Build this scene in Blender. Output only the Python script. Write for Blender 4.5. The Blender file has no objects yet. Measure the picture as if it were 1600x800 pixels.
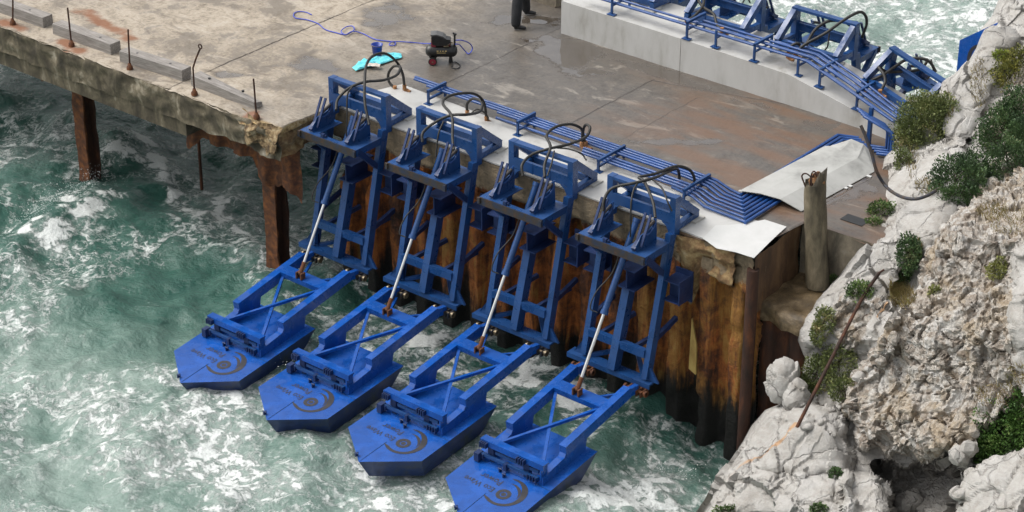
import bpy, bmesh, math, random
import numpy as np
from mathutils import Vector, Matrix, noise
from mathutils.bvhtree import BVHTree
random.seed(7); np.random.seed(7)
S = bpy.context.scene; COL = S.collection
# ------------------------------------------------------------------ camera
CP = np.array([27.915565, -29.043407, 18.388310])
RP = np.array([[0.777413145, 0.628980521, 0.003507882], [0.300208349, -0.366141960, -0.880803617], [-0.552723936, 0.685801406, -0.473468777]])
F = 3572.018
cd = bpy.data.cameras.new('camera'); cam = bpy.data.objects.new('camera', cd); COL.objects.link(cam)
M4 = Matrix.Identity(4)
for i in range(3):
    M4[i][0] = RP[0][i]; M4[i][1] = -RP[1][i]; M4[i][2] = -RP[2][i]; M4[i][3] = CP[i]
cam.matrix_world = M4
cd.sensor_width = 36; cd.lens = F / 1600 * 36; cd.clip_start = 0.5; cd.clip_end = 9000
S.camera = cam
# ------------------------------------------------------------------ world, sun, exposure
SUN_EL, SUN_AZ = 54, math.atan2(-0.40, -0.90)      # direction towards the sun, azimuth measured from +X
W = bpy.data.worlds.new('World'); S.world = W; W.use_nodes = True
wn = W.node_tree.nodes; wl = W.node_tree.links; wn.clear()
sky = wn.new('ShaderNodeTexSky'); sky.sky_type = 'NISHITA'; sky.sun_disc = False
sky.sun_elevation = math.radians(SUN_EL); sky.sun_rotation = math.pi / 2 - SUN_AZ
sky.air_density = 1.2; sky.dust_density = 6.0; sky.ozone_density = 1.0; sky.altitude = 0
hsv = wn.new('ShaderNodeHueSaturation'); hsv.inputs['Saturation'].default_value = 0.22
bg = wn.new('ShaderNodeBackground'); bg.inputs['Strength'].default_value = 0.15
wo = wn.new('ShaderNodeOutputWorld')
wl.new(sky.outputs[0], hsv.inputs['Color']); wl.new(hsv.outputs[0], bg.inputs['Color']); wl.new(bg.outputs[0], wo.inputs[0])
sl = bpy.data.lights.new('sun', 'SUN'); sl.energy = 0.85; sl.angle = math.radians(40); sl.color = (1, 0.96, 0.9)
so = bpy.data.objects.new('sun', sl); COL.objects.link(so)
sd = Vector((math.cos(SUN_AZ) * math.cos(math.radians(SUN_EL)), math.sin(SUN_AZ) * math.cos(math.radians(SUN_EL)), math.sin(math.radians(SUN_EL))))
so.rotation_euler = sd.to_track_quat('Z', 'Y').to_euler(); so.location = (0, 0, 40)
S.view_settings.view_transform = 'Standard'; S.view_settings.look = 'None'
S.view_settings.exposure = 0.46; S.view_settings.gamma = 1.0

# ------------------------------------------------------------------ photo geometry helpers (survey of the photo: pixel ray to a real plane)
def ray(u, v): return np.array([(u - 800) / F, (v - 400) / F, 1.0]) @ RP
def atz(u, v, z=0.0): d = ray(u, v); return CP + d * (z - CP[2]) / d[2]
def aty(u, v, y): d = ray(u, v); return CP + d * (y - CP[1]) / d[1]
def atx(u, v, x): d = ray(u, v); return CP + d * (x - CP[0]) / d[0]
def atw(u, v, w): return CP + ray(u, v) * w
def depth(P): return float(RP[2] @ (np.array(P, float) - CP))

# ------------------------------------------------------------------ materials
MATS = {}
def N(nt, t, **kw):
    n = nt.nodes.new(t)
    for k, v in kw.items():
        if k in n.inputs: n.inputs[k].default_value = v
        else: setattr(n, k, v)
    return n
def newmat(name):
    m = bpy.data.materials.new(name); m.use_nodes = True; nt = m.node_tree
    b = nt.nodes['Principled BSDF']; MATS[name] = m
    return m, nt, b
def ramp(nt, stops, fac=None):
    r = nt.nodes.new('ShaderNodeValToRGB'); e = r.color_ramp.elements
    while len(e) < len(stops): e.new(0.5)
    for i, (p, c) in enumerate(stops):
        e[i].position = p; e[i].color = (*c, 1) if len(c) == 3 else (c[0], c[0], c[0], 1)
    if fac is not None: nt.links.new(fac, r.inputs[0])
    return r
def coords(nt, scale=(1, 1, 1)):
    tc = nt.nodes.new('ShaderNodeTexCoord'); mp = nt.nodes.new('ShaderNodeMapping'); mp.inputs['Scale'].default_value = scale
    nt.links.new(tc.outputs['Object'], mp.inputs[0]); return mp.outputs[0]
def noi(nt, vec, scale, detail=6, rough=0.6, dist=0.0):
    n = nt.nodes.new('ShaderNodeTexNoise'); n.inputs['Scale'].default_value = scale; n.inputs['Detail'].default_value = detail
    n.inputs['Roughness'].default_value = rough; n.inputs['Distortion'].default_value = dist
    if vec is not None: nt.links.new(vec, n.inputs['Vector'])
    return n.outputs['Fac']
def math_(nt, op, a, b=None, c=None, clamp=False):
    n = nt.nodes.new('ShaderNodeMath'); n.operation = op; n.use_clamp = clamp
    for i, x in enumerate((a, b, c)):
        if x is None: continue
        if isinstance(x, (int, float)): n.inputs[i].default_value = x
        else: nt.links.new(x, n.inputs[i])
    return n.outputs[0]
def mapr(nt, x, a, b, c=0.0, d=1.0, smooth=True):
    n = nt.nodes.new('ShaderNodeMapRange'); n.interpolation_type = 'SMOOTHSTEP' if smooth else 'LINEAR'
    nt.links.new(x, n.inputs[0])
    for i, v in enumerate((a, b, c, d)):
        if isinstance(v, (int, float)): n.inputs[i + 1].default_value = v
        else: nt.links.new(v, n.inputs[i + 1])
    return n.outputs[0]
def mix(nt, f, a, b, mode='MIX'):
    n = nt.nodes.new('ShaderNodeMix'); n.data_type = 'RGBA'; n.blend_type = mode; n.clamp_factor = True
    if isinstance(f, (int, float)): n.inputs[0].default_value = f
    else: nt.links.new(f, n.inputs[0])
    for i, x in ((6, a), (7, b)):
        if isinstance(x, tuple): n.inputs[i].default_value = (*x, 1)
        else: nt.links.new(x, n.inputs[i])
    return n.outputs[2]
def bump(nt, b, h, strength, dist):
    n = nt.nodes.new('ShaderNodeBump'); n.inputs['Strength'].default_value = strength; n.inputs['Distance'].default_value = dist
    nt.links.new(h, n.inputs['Height']); nt.links.new(n.outputs[0], b.inputs['Normal'])
def attr(nt, name):
    a = nt.nodes.new('ShaderNodeAttribute'); a.attribute_name = name; return a
def mottled(name, stops, scale=6, rough=0.8, bumpd=0.01, stretch=(1, 1, 1), detail=7, metal=0.0, dist=0.3, bscale=None, rvar=0.0):
    m, nt, b = newmat(name); v = coords(nt, stretch); f = noi(nt, v, scale, detail, 0.65, dist)
    r = ramp(nt, stops, f); nt.links.new(r.outputs[0], b.inputs['Base Color'])
    b.inputs['Roughness'].default_value = rough; b.inputs['Metallic'].default_value = metal
    if rvar:
        nt.links.new(mapr(nt, noi(nt, v, scale * 0.7, 4), 0.35, 0.65, rough - rvar, rough + rvar), b.inputs['Roughness'])
    if bumpd: bump(nt, b, noi(nt, v, bscale or scale * 3, 6, 0.7), 0.8, bumpd)
    return m
def blue(name, base, rust=0.0, rough=0.33, rv=.12):
    m, nt, b = newmat(name); v = coords(nt)
    f = noi(nt, v, 2.2, 5, 0.6, 0.4)
    c = mix(nt, mapr(nt, f, 0.3, 0.75), tuple(x * 0.82 for x in base), tuple(min(1, x * 1.22) for x in base))
    # salt bloom and grime
    g = mapr(nt, noi(nt, v, 9, 8, 0.75, 0.6), 0.62, 0.78, 0.0, 0.35)
    c = mix(nt, g, c, (0.10, 0.13, 0.20))
    vs = coords(nt, (9, 9, 1.2)); k = mapr(nt, noi(nt, vs, 1.3, 6, 0.7), 0.63, 0.74, 0.0, 0.30 + rust)
    c = mix(nt, k, c, (0.045, 0.022, 0.012))
    nt.links.new(c, b.inputs['Base Color'])
    nt.links.new(mapr(nt, noi(nt, v, 3.5, 5), 0.35, 0.65, rough - rv, rough + rv * 1.6), b.inputs['Roughness'])
    bump(nt, b, noi(nt, v, 14, 4), 0.25, 0.004)
    return m
BLUE = blue('blue_paint', (0.012, 0.056, 0.180)); DECKB = blue('float_paint', (0.008, 0.074, 0.33), 0.0, 0.22, .14)
NAVY = blue('navy_paint', (0.010, 0.028, 0.10), 0.0, 0.5); PIPEB = blue('pipe_paint', (0.014, 0.062, 0.22))
WORN = mottled('worn_steel', [(0.35, (0.016, 0.028, 0.06)), (0.55, (0.035, 0.028, 0.022)), (0.7, (0.07, 0.035, 0.02))], 7, 0.6, 0.004)
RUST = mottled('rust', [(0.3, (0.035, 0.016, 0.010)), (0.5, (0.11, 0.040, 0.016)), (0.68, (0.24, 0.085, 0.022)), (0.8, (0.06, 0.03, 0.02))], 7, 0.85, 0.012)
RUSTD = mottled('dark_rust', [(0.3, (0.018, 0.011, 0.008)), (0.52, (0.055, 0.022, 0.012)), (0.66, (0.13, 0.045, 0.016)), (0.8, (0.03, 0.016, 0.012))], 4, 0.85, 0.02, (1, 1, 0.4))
FIT = mottled('corroded_fitting', [(0.35, (0.20, 0.09, 0.03)), (0.6, (0.42, 0.20, 0.08)), (0.75, (0.5, 0.33, 0.2))], 16, 0.75, 0.005)
HOSE = mottled('rubber_hose', [(0.35, (0.010, 0.010, 0.009)), (0.65, (0.024, 0.022, 0.019))], 12, 0.55, 0.003)
STEEL = mottled('chrome_rod', [(0.3, (0.55, 0.55, 0.53)), (0.7, (0.75, 0.75, 0.73))], 6, 0.28, 0.0, metal=1.0)
GALV = mottled('galvanised', [(0.3, (0.14, 0.11, 0.07)), (0.7, (0.32, 0.27, 0.19))], 15, 0.5, 0.003, metal=0.8)
TIMBER = mottled('weathered_timber', [(0.3, (0.15, 0.135, 0.12)), (0.55, (0.27, 0.25, 0.23)), (0.75, (0.38, 0.36, 0.34))], 2.2, 0.85, 0.006, (1.2, 14, 14))
WHITEC = mottled('white_coated_concrete', [(0.28, (0.30, 0.29, 0.26)), (0.42, (0.42, 0.415, 0.395)), (0.52, (0.46, 0.457, 0.44)), (0.8, (0.51, 0.51, 0.49))], 2.0, 0.6, 0.003, (1, 1, .35), detail=9)
PADC = mottled('grout', [(0.3, (0.36, 0.35, 0.32)), (0.7, (0.52, 0.51, 0.47))], 8, 0.8, 0.004)
WPATCH = mottled('bright_white_paint', [(0.3, (0.48, 0.485, 0.47)), (0.7, (0.56, 0.56, 0.55))], 2.5, 0.5, 0.003)
PLATE = mottled('grey_white_plate', [(0.3, (0.25, 0.25, 0.235)), (0.5, (0.38, 0.38, 0.36)), (0.8, (0.45, 0.45, 0.43))], 1.8, 0.45, 0.003)
CONC = mottled('stained_concrete', [(0.25, (0.055, 0.05, 0.04)), (0.45, (0.14, 0.12, 0.09)), (0.62, (0.26, 0.22, 0.16)), (0.8, (0.40, 0.36, 0.30))], 3.2, 0.85, 0.02, (1, 1, 0.55))
POSTC = mottled('concrete_post', [(0.32, (0.030, 0.024, 0.015)), (0.47, (0.085, 0.070, 0.044)), (0.58, (0.14, 0.115, 0.072)), (0.7, (0.22, 0.18, 0.12))], 4, 0.7, 0.03, (1, 1, 0.35))
SPALL = mottled('broken_concrete', [(0.25, (0.07, 0.045, 0.025)), (0.45, (0.22, 0.13, 0.06)), (0.6, (0.38, 0.27, 0.13)), (0.8, (0.46, 0.38, 0.26))], 5, 0.9, 0.05)
SPALLO = mottled('ochre_rubble', [(0.34, (0.04, 0.026, 0.015)), (0.46, (0.14, 0.092, 0.045)), (0.55, (0.26, 0.185, 0.095)), (0.66, (0.40, 0.32, 0.20))], 7, 0.9, 0.06)
BLACK = mottled('black_plastic', [(0.3, (0.010, 0.010, 0.010)), (0.7, (0.022, 0.022, 0.022))], 8, 0.35, 0.0)
CLOTHK = mottled('dark_trousers', [(0.3, (0.008, 0.009, 0.011)), (0.7, (0.020, 0.021, 0.024))], 5, 0.85, 0.02)
HOSEB = mottled('blue_air_hose', [(0.3, (0.035, 0.06, 0.42)), (0.7, (0.07, 0.10, 0.50))], 9, 0.4, 0.0)
BUCKETM = mottled('blue_plastic', [(0.3, (0.008, 0.035, 0.26)), (0.7, (0.012, 0.05, 0.33))], 4, 0.35, 0.0)
CYAN = mottled('turquoise_cloth', [(0.3, (0.06, 0.46, 0.54)), (0.5, (0.14, 0.62, 0.70)), (0.7, (0.24, 0.72, 0.78))], 9, 0.8, 0.01)
REDM = mottled('red_hub', [(0.3, (0.16, 0.012, 0.025)), (0.7, (0.26, 0.02, 0.04))], 6, 0.4, 0.0)
MARK = mottled('dark_marking', [(0.3, (0.016, 0.017, 0.024)), (0.7, (0.038, 0.034, 0.034))], 7, 0.5, 0.0)
YEL = mottled('yellow_print', [(0.3, (0.5, 0.38, 0.16)), (0.7, (0.6, 0.45, 0.2))], 6, 0.5, 0.0)
ORNG = mottled('orange_tag', [(0.3, (0.7, 0.22, 0.03)), (0.7, (0.8, 0.3, 0.05))], 6, 0.5, 0.0)
RAG = mottled('pale_rag', [(0.3, (0.45, 0.40, 0.34)), (0.7, (0.65, 0.6, 0.55))], 9, 0.9, 0.01)
SKIN = mottled('skin', [(0.3, (0.42, 0.24, 0.17)), (0.7, (0.50, 0.30, 0.22))], 5, 0.55, 0.0)
HAIR = mottled('dark_hair', [(0.3, (0.015, 0.01, 0.008)), (0.7, (0.03, 0.02, 0.015))], 20, 0.6, 0.005)
JACKET = mottled('dark_jacket', [(0.3, (0.012, 0.014, 0.02)), (0.7, (0.025, 0.028, 0.035))], 4, 0.8, 0.01)

HULLD = mottled('dark_hull_sides', [(.3, (.008, .018, .060)), (.52, (.012, .034, .13)), (.68, (.045, .058, .075))], 3, .35, .004)  # navy to grey, darker than the float deck, for hull side faces
# ------------------------------------------------------------------ mesh builder
class MB:
    def __init__(s): s.v = []; s.f = []; s.sm = []
    def add(s, vs, fs, smooth=False):
        o = len(s.v); s.v += [tuple(map(float, p)) for p in vs]; s.f += [tuple(i + o for i in f) for f in fs]; s.sm += [smooth] * len(fs); return s
    def box(s, x0, x1, y0, y1, z0, z1):
        return s.add([(x0, y0, z0), (x1, y0, z0), (x1, y1, z0), (x0, y1, z0), (x0, y0, z1), (x1, y0, z1), (x1, y1, z1), (x0, y1, z1)],
              [(0, 3, 2, 1), (4, 5, 6, 7), (0, 1, 5, 4), (1, 2, 6, 5), (2, 3, 7, 6), (3, 0, 4, 7)])
    def bar(s, p0, p1, w, h, up=(0, 0, 1), off=(0, 0)):
        a, b = Vector(p0), Vector(p1); d = (b - a).normalized(); u = Vector(up); sx = d.cross(u).normalized(); uy = sx.cross(d).normalized()
        vs = []
        for p in (a, b):
            for i, j in ((-1, -1), (1, -1), (1, 1), (-1, 1)):
                vs.append(p + sx * (i * w / 2 + off[0]) + uy * (j * h / 2 + off[1]))
        return s.add(vs, [(0, 1, 2, 3), (7, 6, 5, 4), (0, 4, 5, 1), (1, 5, 6, 2), (2, 6, 7, 3), (3, 7, 4, 0)])
    def ibeam(s, p0, p1, w, h, t=0.018, up=(0, 0, 1)):
        a, b = Vector(p0), Vector(p1)
        s.bar(p0, p1, w, t, up, (0, h / 2 - t / 2)); s.bar(p0, p1, w, t, up, (0, -h / 2 + t / 2)); s.bar(p0, p1, t, h - 2 * t, up)
        return s
    def tube(s, pts, r, n=8, cap=True):
        P = [Vector(p) for p in pts]; rs = r if isinstance(r, (list, tuple)) else [r] * len(P); vs = []; fs = []
        t = (P[1] - P[0]).normalized(); nrm = t.orthogonal().normalized()
        for i, p in enumerate(P):
            t2 = ((P[min(i + 1, len(P) - 1)] - P[max(i - 1, 0)])).normalized()
            nrm = (nrm - t2 * nrm.dot(t2)).normalized(); bn = t2.cross(nrm)
            for k in range(n):
                a = 2 * math.pi * k / n; vs.append(p + (nrm * math.cos(a) + bn * math.sin(a)) * rs[i])
        for i in range(len(P) - 1):
            for k in range(n):
                fs.append((i * n + k, i * n + (k + 1) % n, (i + 1) * n + (k + 1) % n, (i + 1) * n + k))
        s.add(vs, fs, True)
        if cap: s.add(vs[:n], [tuple(range(n))[::-1]]); s.add(vs[-n:], [tuple(range(n))])
        return s
    def prism(s, poly, axis, a0, a1):
        # poly in the two other axes, extruded along axis
        def mk(p, a): q = list(p); q.insert(axis, a); return tuple(q)
        n = len(poly); vs = [mk(p, a0) for p in poly] + [mk(p, a1) for p in poly]
        s.add(vs, [tuple(range(n))[::-1], tuple(range(n, 2 * n))] + [(i, (i + 1) % n, n + (i + 1) % n, n + i) for i in range(n)]); return s
    def lathe(s, prof, c=(0, 0, 0), n=20, axis=2):
        vs = []; fs = []; m = len(prof)
        for k in range(n):
            a = 2 * math.pi * k / n
            for r, z in prof:
                q = [r * math.cos(a), r * math.sin(a)]; q.insert(axis, z); vs.append(tuple(q[i] + c[i] for i in range(3)))
        for k in range(n):
            for i in range(m - 1): fs.append((k * m + i, ((k + 1) % n) * m + i, ((k + 1) % n) * m + i + 1, k * m + i + 1))
        return s.add(vs, fs, True)
    def build(s, name, mat, parent=None, loc=None, smooth=None, fix=True):
        me = bpy.data.meshes.new(name)
        off = Vector(loc) if loc is not None else Vector((0, 0, 0))
        me.from_pydata([tuple(Vector(p) - off) for p in s.v], [], s.f); me.materials.append(mat)
        me.polygons.foreach_set('use_smooth', s.sm if smooth is None else [smooth] * len(s.f))
        if fix:
            bm = bmesh.new(); bm.from_mesh(me); bmesh.ops.recalc_face_normals(bm, faces=bm.faces); bm.to_mesh(me); bm.free()
        o = bpy.data.objects.new(name, me); COL.objects.link(o); o.location = off
        if parent is not None: o.parent = parent
        return o
def tag(o, label=None, cat=None, group=None, kind=None):
    for k, v in (('label', label), ('category', cat), ('group', group), ('kind', kind)):
        if v: o[k] = v
    return o
def empty(name, loc=(0, 0, 0), rz=0.0):
    o = bpy.data.objects.new(name, None); COL.objects.link(o); o.location = loc; o.rotation_euler = (0, 0, rz); o.empty_display_size = 0.2; return o
KIDS = {}
def children(o): return [c for c in bpy.data.objects if c.parent is o]
def copy_tree(o, parent=None, skip=()):
    c = o.copy(); COL.objects.link(c); c.parent = parent
    for ch in children(o):
        if ch.name.split('.')[0] in skip: continue
        copy_tree(ch, c, skip)
    return c
def spline(pts, n=8):
    P = [Vector(p) for p in pts]; P = [P[0] * 2 - P[1]] + P + [P[-1] * 2 - P[-2]]; out = []
    for i in range(1, len(P) - 2):
        a, b, c, d = P[i - 1:i + 3]
        for k in range(n):
            t = k / n; out.append(0.5 * ((2 * b) + (c - a) * t + (2 * a - 5 * b + 4 * c - d) * t * t + (3 * b - a - 3 * c + d) * t ** 3))
    out.append(P[-2]); return out
def fr(p, s, o=5, H=1.0): return noise.fractal(Vector(p) * s, H, 2.0, o)
def setattr_pt(me, name, vals):
    a = me.attributes.new(name, 'FLOAT', 'POINT'); a.data.foreach_set('value', np.asarray(vals, dtype=np.float32))
def sm(x, a, b): t = np.clip((x - a) / (b - a), 0, 1); return t * t * (3 - 2 * t)

# ================================================================== SEA
WZ = -3.66
def axis_lines(dense0, dense1, step, outer, med=None):
    L = list(np.arange(dense0, dense1 + 1e-6, step))
    def grow(x, sgn, lim):
        out = []; st = step
        while abs(x) < lim: st *= 1.12; x += sgn * st; out.append(x)
        return out
    return np.array(sorted(grow(dense0, -1, outer) + L + grow(dense1, 1, outer)))
xs = axis_lines(-15, 12, 0.075, 4000); ys = axis_lines(-10.5, 1.6, 0.075, 4000)
ys = ys[(ys < 1.61)]; y2 = list(np.arange(1.8, 32, 0.16)); st = 0.16; y = y2[-1]
while y < 4000: st *= 1.14; y += st; y2.append(y)
ys = np.concatenate([ys, np.array(y2)])
GX, GY = np.meshgrid(xs, ys)
def wave(px, py, amp, sharp, k, d, ph):
    t = k * (px * d[0] + py * d[1]) + ph; s = np.sin(t); return amp * (np.sign(s) * np.abs(s) ** 1.0 + sharp * (np.cos(2 * t)) * 0.3)
gz = np.zeros_like(GX)
warp = np.array([fr((x * 0.25, y * 0.25, 3.0), 1, 3) for x, y in zip(GX.ravel(), GY.ravel())]).reshape(GX.shape)
warp2 = np.array([fr((x * 0.3 + 40, y * 0.3, 9.0), 1, 3) for x, y in zip(GX.ravel(), GY.ravel())]).reshape(GX.shape)
fade = 1 / (1 + (np.abs(GX) / 70) ** 2 + (np.abs(GY) / 70) ** 2)
for amp, k, ang, ph in ((0.13, 0.9, 0.5, 0.4), (0.09, 1.7, 1.3, 2.0), (0.06, 3.3, 0.1, 1.0), (0.03, 5.1, 2.2, 0.3), (0.02, 8.3, 0.9, 0.0)):
    t = k * (GX * math.cos(ang) + GY * math.sin(ang)) + ph + 2.2 * warp + 1.5 * warp2
    gz += amp * (1 - 2 * np.abs(np.sin(t / 2))) * fade
small = np.array([fr((x * 1.6, y * 1.6, 5.0), 1, 6, 0.8) for x, y in zip(GX.ravel(), GY.ravel())]).reshape(GX.shape)
gz += 0.055 * small * fade
# the breaking wave on the left and the surge between the piles
def crest(P0, P1, h, wf, wb):
    P0 = np.array(P0); P1 = np.array(P1); d = P1 - P0; L = np.linalg.norm(d); d /= L; nrm = np.array([d[1], -d[0]])
    if nrm[1] > 0: nrm = -nrm
    a = (GX - P0[0]) * d[0] + (GY - P0[1]) * d[1]; b = (GX - P0[0]) * nrm[0] + (GY - P0[1]) * nrm[1] + 0.25 * warp * 1.5
    along = sm(a, -0.6, 0.5) * (1 - sm(a, L - 0.5, L + 0.6))
    prof = np.where(b > 0, np.exp(-(b / wf) ** 2), np.exp(-(b / wb) ** 2))
    return h * along * prof, along * (np.exp(-((b - 0.02) / 0.16) ** 2) + 0.55 * np.exp(-((b + 0.55) / 0.5) ** 2))
c1, f1 = crest(atz(35, 345, WZ + 0.3)[:2], atz(150, 275, WZ + 0.3)[:2], 0.42, 0.5, 1.3)
c2, f2 = crest(atz(165, 250, WZ + 0.2)[:2], atz(205, 208, WZ + 0.2)[:2], 0.30, 0.45, 0.9)
c3, f3 = crest(atz(230, 210, WZ + 0.1)[:2], atz(300, 330, WZ + 0.1)[:2], 0.10, 0.5, 0.9)
gz += 0.85 * c1 + c2
gz -= 0.55 * np.exp(-((GX - 9.3) / 1.7) ** 2 - ((GY + 0.4) / 1.9) ** 2)
# foam amount, painted by where the sea is broken up
def blob(px, rad, amt):
    c = atz(px[0], px[1], WZ); return amt * np.exp(-((GX - c[0]) ** 2 + (GY - c[1]) ** 2) / rad ** 2)
lum = np.array([fr((x * 1.3, y * 1.3, 21.0), 1, 5, 0.7) for x, y in zip(GX.ravel(), GY.ravel())]).reshape(GX.shape)
foam = 0.385 + 0.24 * warp + f1 * (0.52 + 1.3 * lum) + f2 * (0.45 + 1.1 * lum) + f3 * (0.25 + .8 * lum)
foam += 0.30 * np.exp(-((GY + 0.35) / 0.8) ** 2) * sm(GX, -0.5, 1.0) * (1 - sm(GX, 10, 11)) * (0.7 + 1.4 * lum)
for x0_ in (0.735, 2.96, 5.18, 7.40):      # broken water round each hull
    q_ = np.maximum(np.abs(GX - x0_) - 0.85, np.maximum(-4.6 - GY, GY + 2.4)); foam += 0.19 * np.exp(-(np.maximum(q_, 0) / 0.28) ** 2) * (0.6 + 1.5 * lum)
for q_ in ((435, 405), (140, 258)):
    c_ = atz(q_[0], q_[1], WZ); foam += 0.40 * np.exp(-((GX - c_[0]) ** 2 + (GY - c_[1]) ** 2) / 0.35 ** 2)
for px, r, a in (((60, 230), 1.6, .22), ((40, 420), 1.2, .18), ((300, 360), 1.6, .16), ((420, 300), 1.3, .12), ((430, 385), 1.2, .32), ((250, 450), 1.6, -.22), ((330, 520), 1.2, -.28),
                 ((180, 560), 1.2, -.06), ((330, 630), .9, .16), ((230, 600), 1.0, .10), ((450, 740), 1.6, .15), ((640, 775), 1.2, .34), ((650, 560), 1.6, .10), ((690, 640), 1.0, .16), ((830, 590), 1.4, .12),
                 ((1020, 745), 1.0, .40), ((930, 770), .7, .36), ((860, 610), 1.0, .14), ((150, 160), 1.2, .02), ((110, 190), 1.1, .02), ((80, 690), 1.8, .12), ((300, 760), 1.5, .14), ((370, 200), 1.5, .06), ((200, 330), .9, -.16), ((120, 240), .8, -.1), ((290, 170), 1.5, .06)):
    foam += blob(px, r, a)
foam = np.where(GY > 5, 0.66 + 0.30 * warp, foam)
foam += 0.35 * np.clip(gz, 0, 0.4) * (GY < 3)
milky = 0.20 + 0.62 * sm(-GY + 0.22 * GX + 1.1 * warp, 0.5, 6.0) + 0.14 * warp2
milky = np.where(GY > 5, 0.85, milky)
nx, ny = len(xs), len(ys); idx = np.arange(nx * ny).reshape(ny, nx)
quads = np.stack([idx[:-1, :-1], idx[:-1, 1:], idx[1:, 1:], idx[1:, :-1]], -1).reshape(-1, 4)
me = bpy.data.meshes.new('sea'); me.from_pydata(np.stack([GX, GY, WZ + gz], -1).reshape(-1, 3).tolist(), [], quads.tolist())
me.polygons.foreach_set('use_smooth', [True] * len(quads)); setattr_pt(me, 'foam', foam.ravel()); setattr_pt(me, 'milky', milky.ravel())
m, nt, b = newmat('sea_water'); v = coords(nt)
wv = nt.nodes.new('ShaderNodeVectorMath'); wv.operation = 'MULTIPLY_ADD'
wn_ = nt.nodes.new('ShaderNodeTexNoise'); wn_.inputs['Scale'].default_value = 0.9; wn_.inputs['Detail'].default_value = 3; wn_.inputs['Roughness'].default_value = 0.5; nt.links.new(v, wn_.inputs['Vector'])
nt.links.new(wn_.outputs['Color'], wv.inputs[0]); wv.inputs[1].default_value = (0.8, 0.8, 0.8); nt.links.new(v, wv.inputs[2])
fa = attr(nt, 'foam').outputs['Fac']; warpv = wv.outputs[0]
nA = noi(nt, warpv, 0.75, 6, 0.58, 0.2); nB = noi(nt, warpv, 1.9, 6, 0.60, 0.3); nC = noi(nt, warpv, 4.2, 5, 0.60, 0.2)
n1 = noi(nt, warpv, 1.0, 8, 0.66, 0.4); n2 = noi(nt, v, 4.5, 8, 0.74, 0.5); n3 = noi(nt, v, 26, 5, 0.75)
def fil(n, w):      # thin foam filaments along the level lines of a turbulent field
    return mapr(nt, math_(nt, 'ABSOLUTE', math_(nt, 'SUBTRACT', n, 0.5)), 0.0, math_(nt, 'MULTIPLY', fa, w), 1.0, 0.0)
n0 = noi(nt, v, 0.55, 5, 0.6, 0.5)
gate = mapr(nt, math_(nt, 'ADD', math_(nt, 'ADD', math_(nt, 'MULTIPLY', n1, 0.45), math_(nt, 'MULTIPLY', n0, 0.55)), math_(nt, 'MULTIPLY', fa, 0.42)), 0.62, 0.73)
br = mapr(nt, n2, 0.42, 0.54, 0.05, 1.0)
lac = math_(nt, 'MAXIMUM', math_(nt, 'MULTIPLY', fil(nA, 0.075), 1.0), math_(nt, 'MAXIMUM', math_(nt, 'MULTIPLY', math_(nt, 'MULTIPLY', fil(nB, 0.075), mapr(nt, n0, 0.40, 0.52, 0.15, 1.0)), 0.95), math_(nt, 'MULTIPLY', math_(nt, 'MULTIPLY', fil(nC, 0.10), mapr(nt, n0, 0.48, 0.6)), 0.7)))
lac = math_(nt, 'MULTIPLY', lac, math_(nt, 'MULTIPLY', gate, br))
sfield = math_(nt, 'ADD', math_(nt, 'ADD', math_(nt, 'ADD', math_(nt, 'MULTIPLY', n1, 0.45), math_(nt, 'MULTIPLY', n0, 0.40)), math_(nt, 'MULTIPLY', n2, 0.65)), math_(nt, 'MULTIPLY', fa, 0.52))
solid = mapr(nt, sfield, 1.12, 1.18)
thin = mapr(nt, sfield, 1.00, 1.15, 0.0, 0.22)
fo = math_(nt, 'MAXIMUM', math_(nt, 'MAXIMUM', lac, solid), thin, clamp=True)
fo = math_(nt, 'MULTIPLY', fo, mapr(nt, n3, 0.25, 0.55, 0.62, 1.0), clamp=True)
mk = math_(nt, 'ADD', attr(nt, 'milky').outputs['Fac'], math_(nt, 'MULTIPLY', math_(nt, 'SUBTRACT', n1, 0.5), 0.9), clamp=True)
wc = ramp(nt, [(0.0, (0.020, 0.072, 0.058)), (0.3, (0.042, 0.108, 0.086)), (0.65, (0.120, 0.192, 0.162)), (1.0, (0.24, 0.31, 0.275))], mk).outputs[0]
nt.links.new(mix(nt, fo, wc, (0.74, 0.77, 0.75)), b.inputs['Base Color'])
nt.links.new(mapr(nt, fo, 0.0, 0.5, 0.12, 0.75), b.inputs['Roughness'])
b.inputs['IOR'].default_value = 1.33
hh = math_(nt, 'ADD', math_(nt, 'MULTIPLY', noi(nt, v, 2.4, 8, 0.60, 0.15), 1.0), math_(nt, 'MULTIPLY', fo, 0.15))
bump(nt, b, hh, 1.0, 0.13)
me.materials.append(m); o = bpy.data.objects.new('sea', me); COL.objects.link(o); tag(o, kind='structure')
# airborne spray over the breaking crest: small flecks of foam
mb = MB(); SPR = mottled('spray', [(0.3, (0.75, 0.77, 0.76)), (0.7, (0.8, 0.82, 0.81))], 9, 0.8, 0.0)
def fleck(p, r):
    a = [Vector((random.gauss(0, 1), random.gauss(0, 1), random.gauss(0, 1))).normalized() * r for _ in range(4)]
    mb.add([Vector(p) + x for x in a], [(0, 1, 2), (0, 2, 3), (0, 3, 1), (1, 3, 2)])
for A, B, n, hmax in (((35, 345), (150, 275), 700, 0.30), ((165, 250), (205, 208), 350, 0.30), ((225, 200), (260, 180), 60, 0.15), ((1010, 725), (1090, 745), 120, 0.2), ((440, 560), (480, 585), 60, 0.15)):
    a = atz(*A, WZ + 0.25); c = atz(*B, WZ + 0.25)
    for _ in range(n):
        t = random.random(); p = a + (c - a) * t + np.array([random.gauss(0, .16), random.gauss(0, .16), abs(random.gauss(0, hmax * .5)) - .05]); fleck(p, random.uniform(0.005, 0.016))
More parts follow.
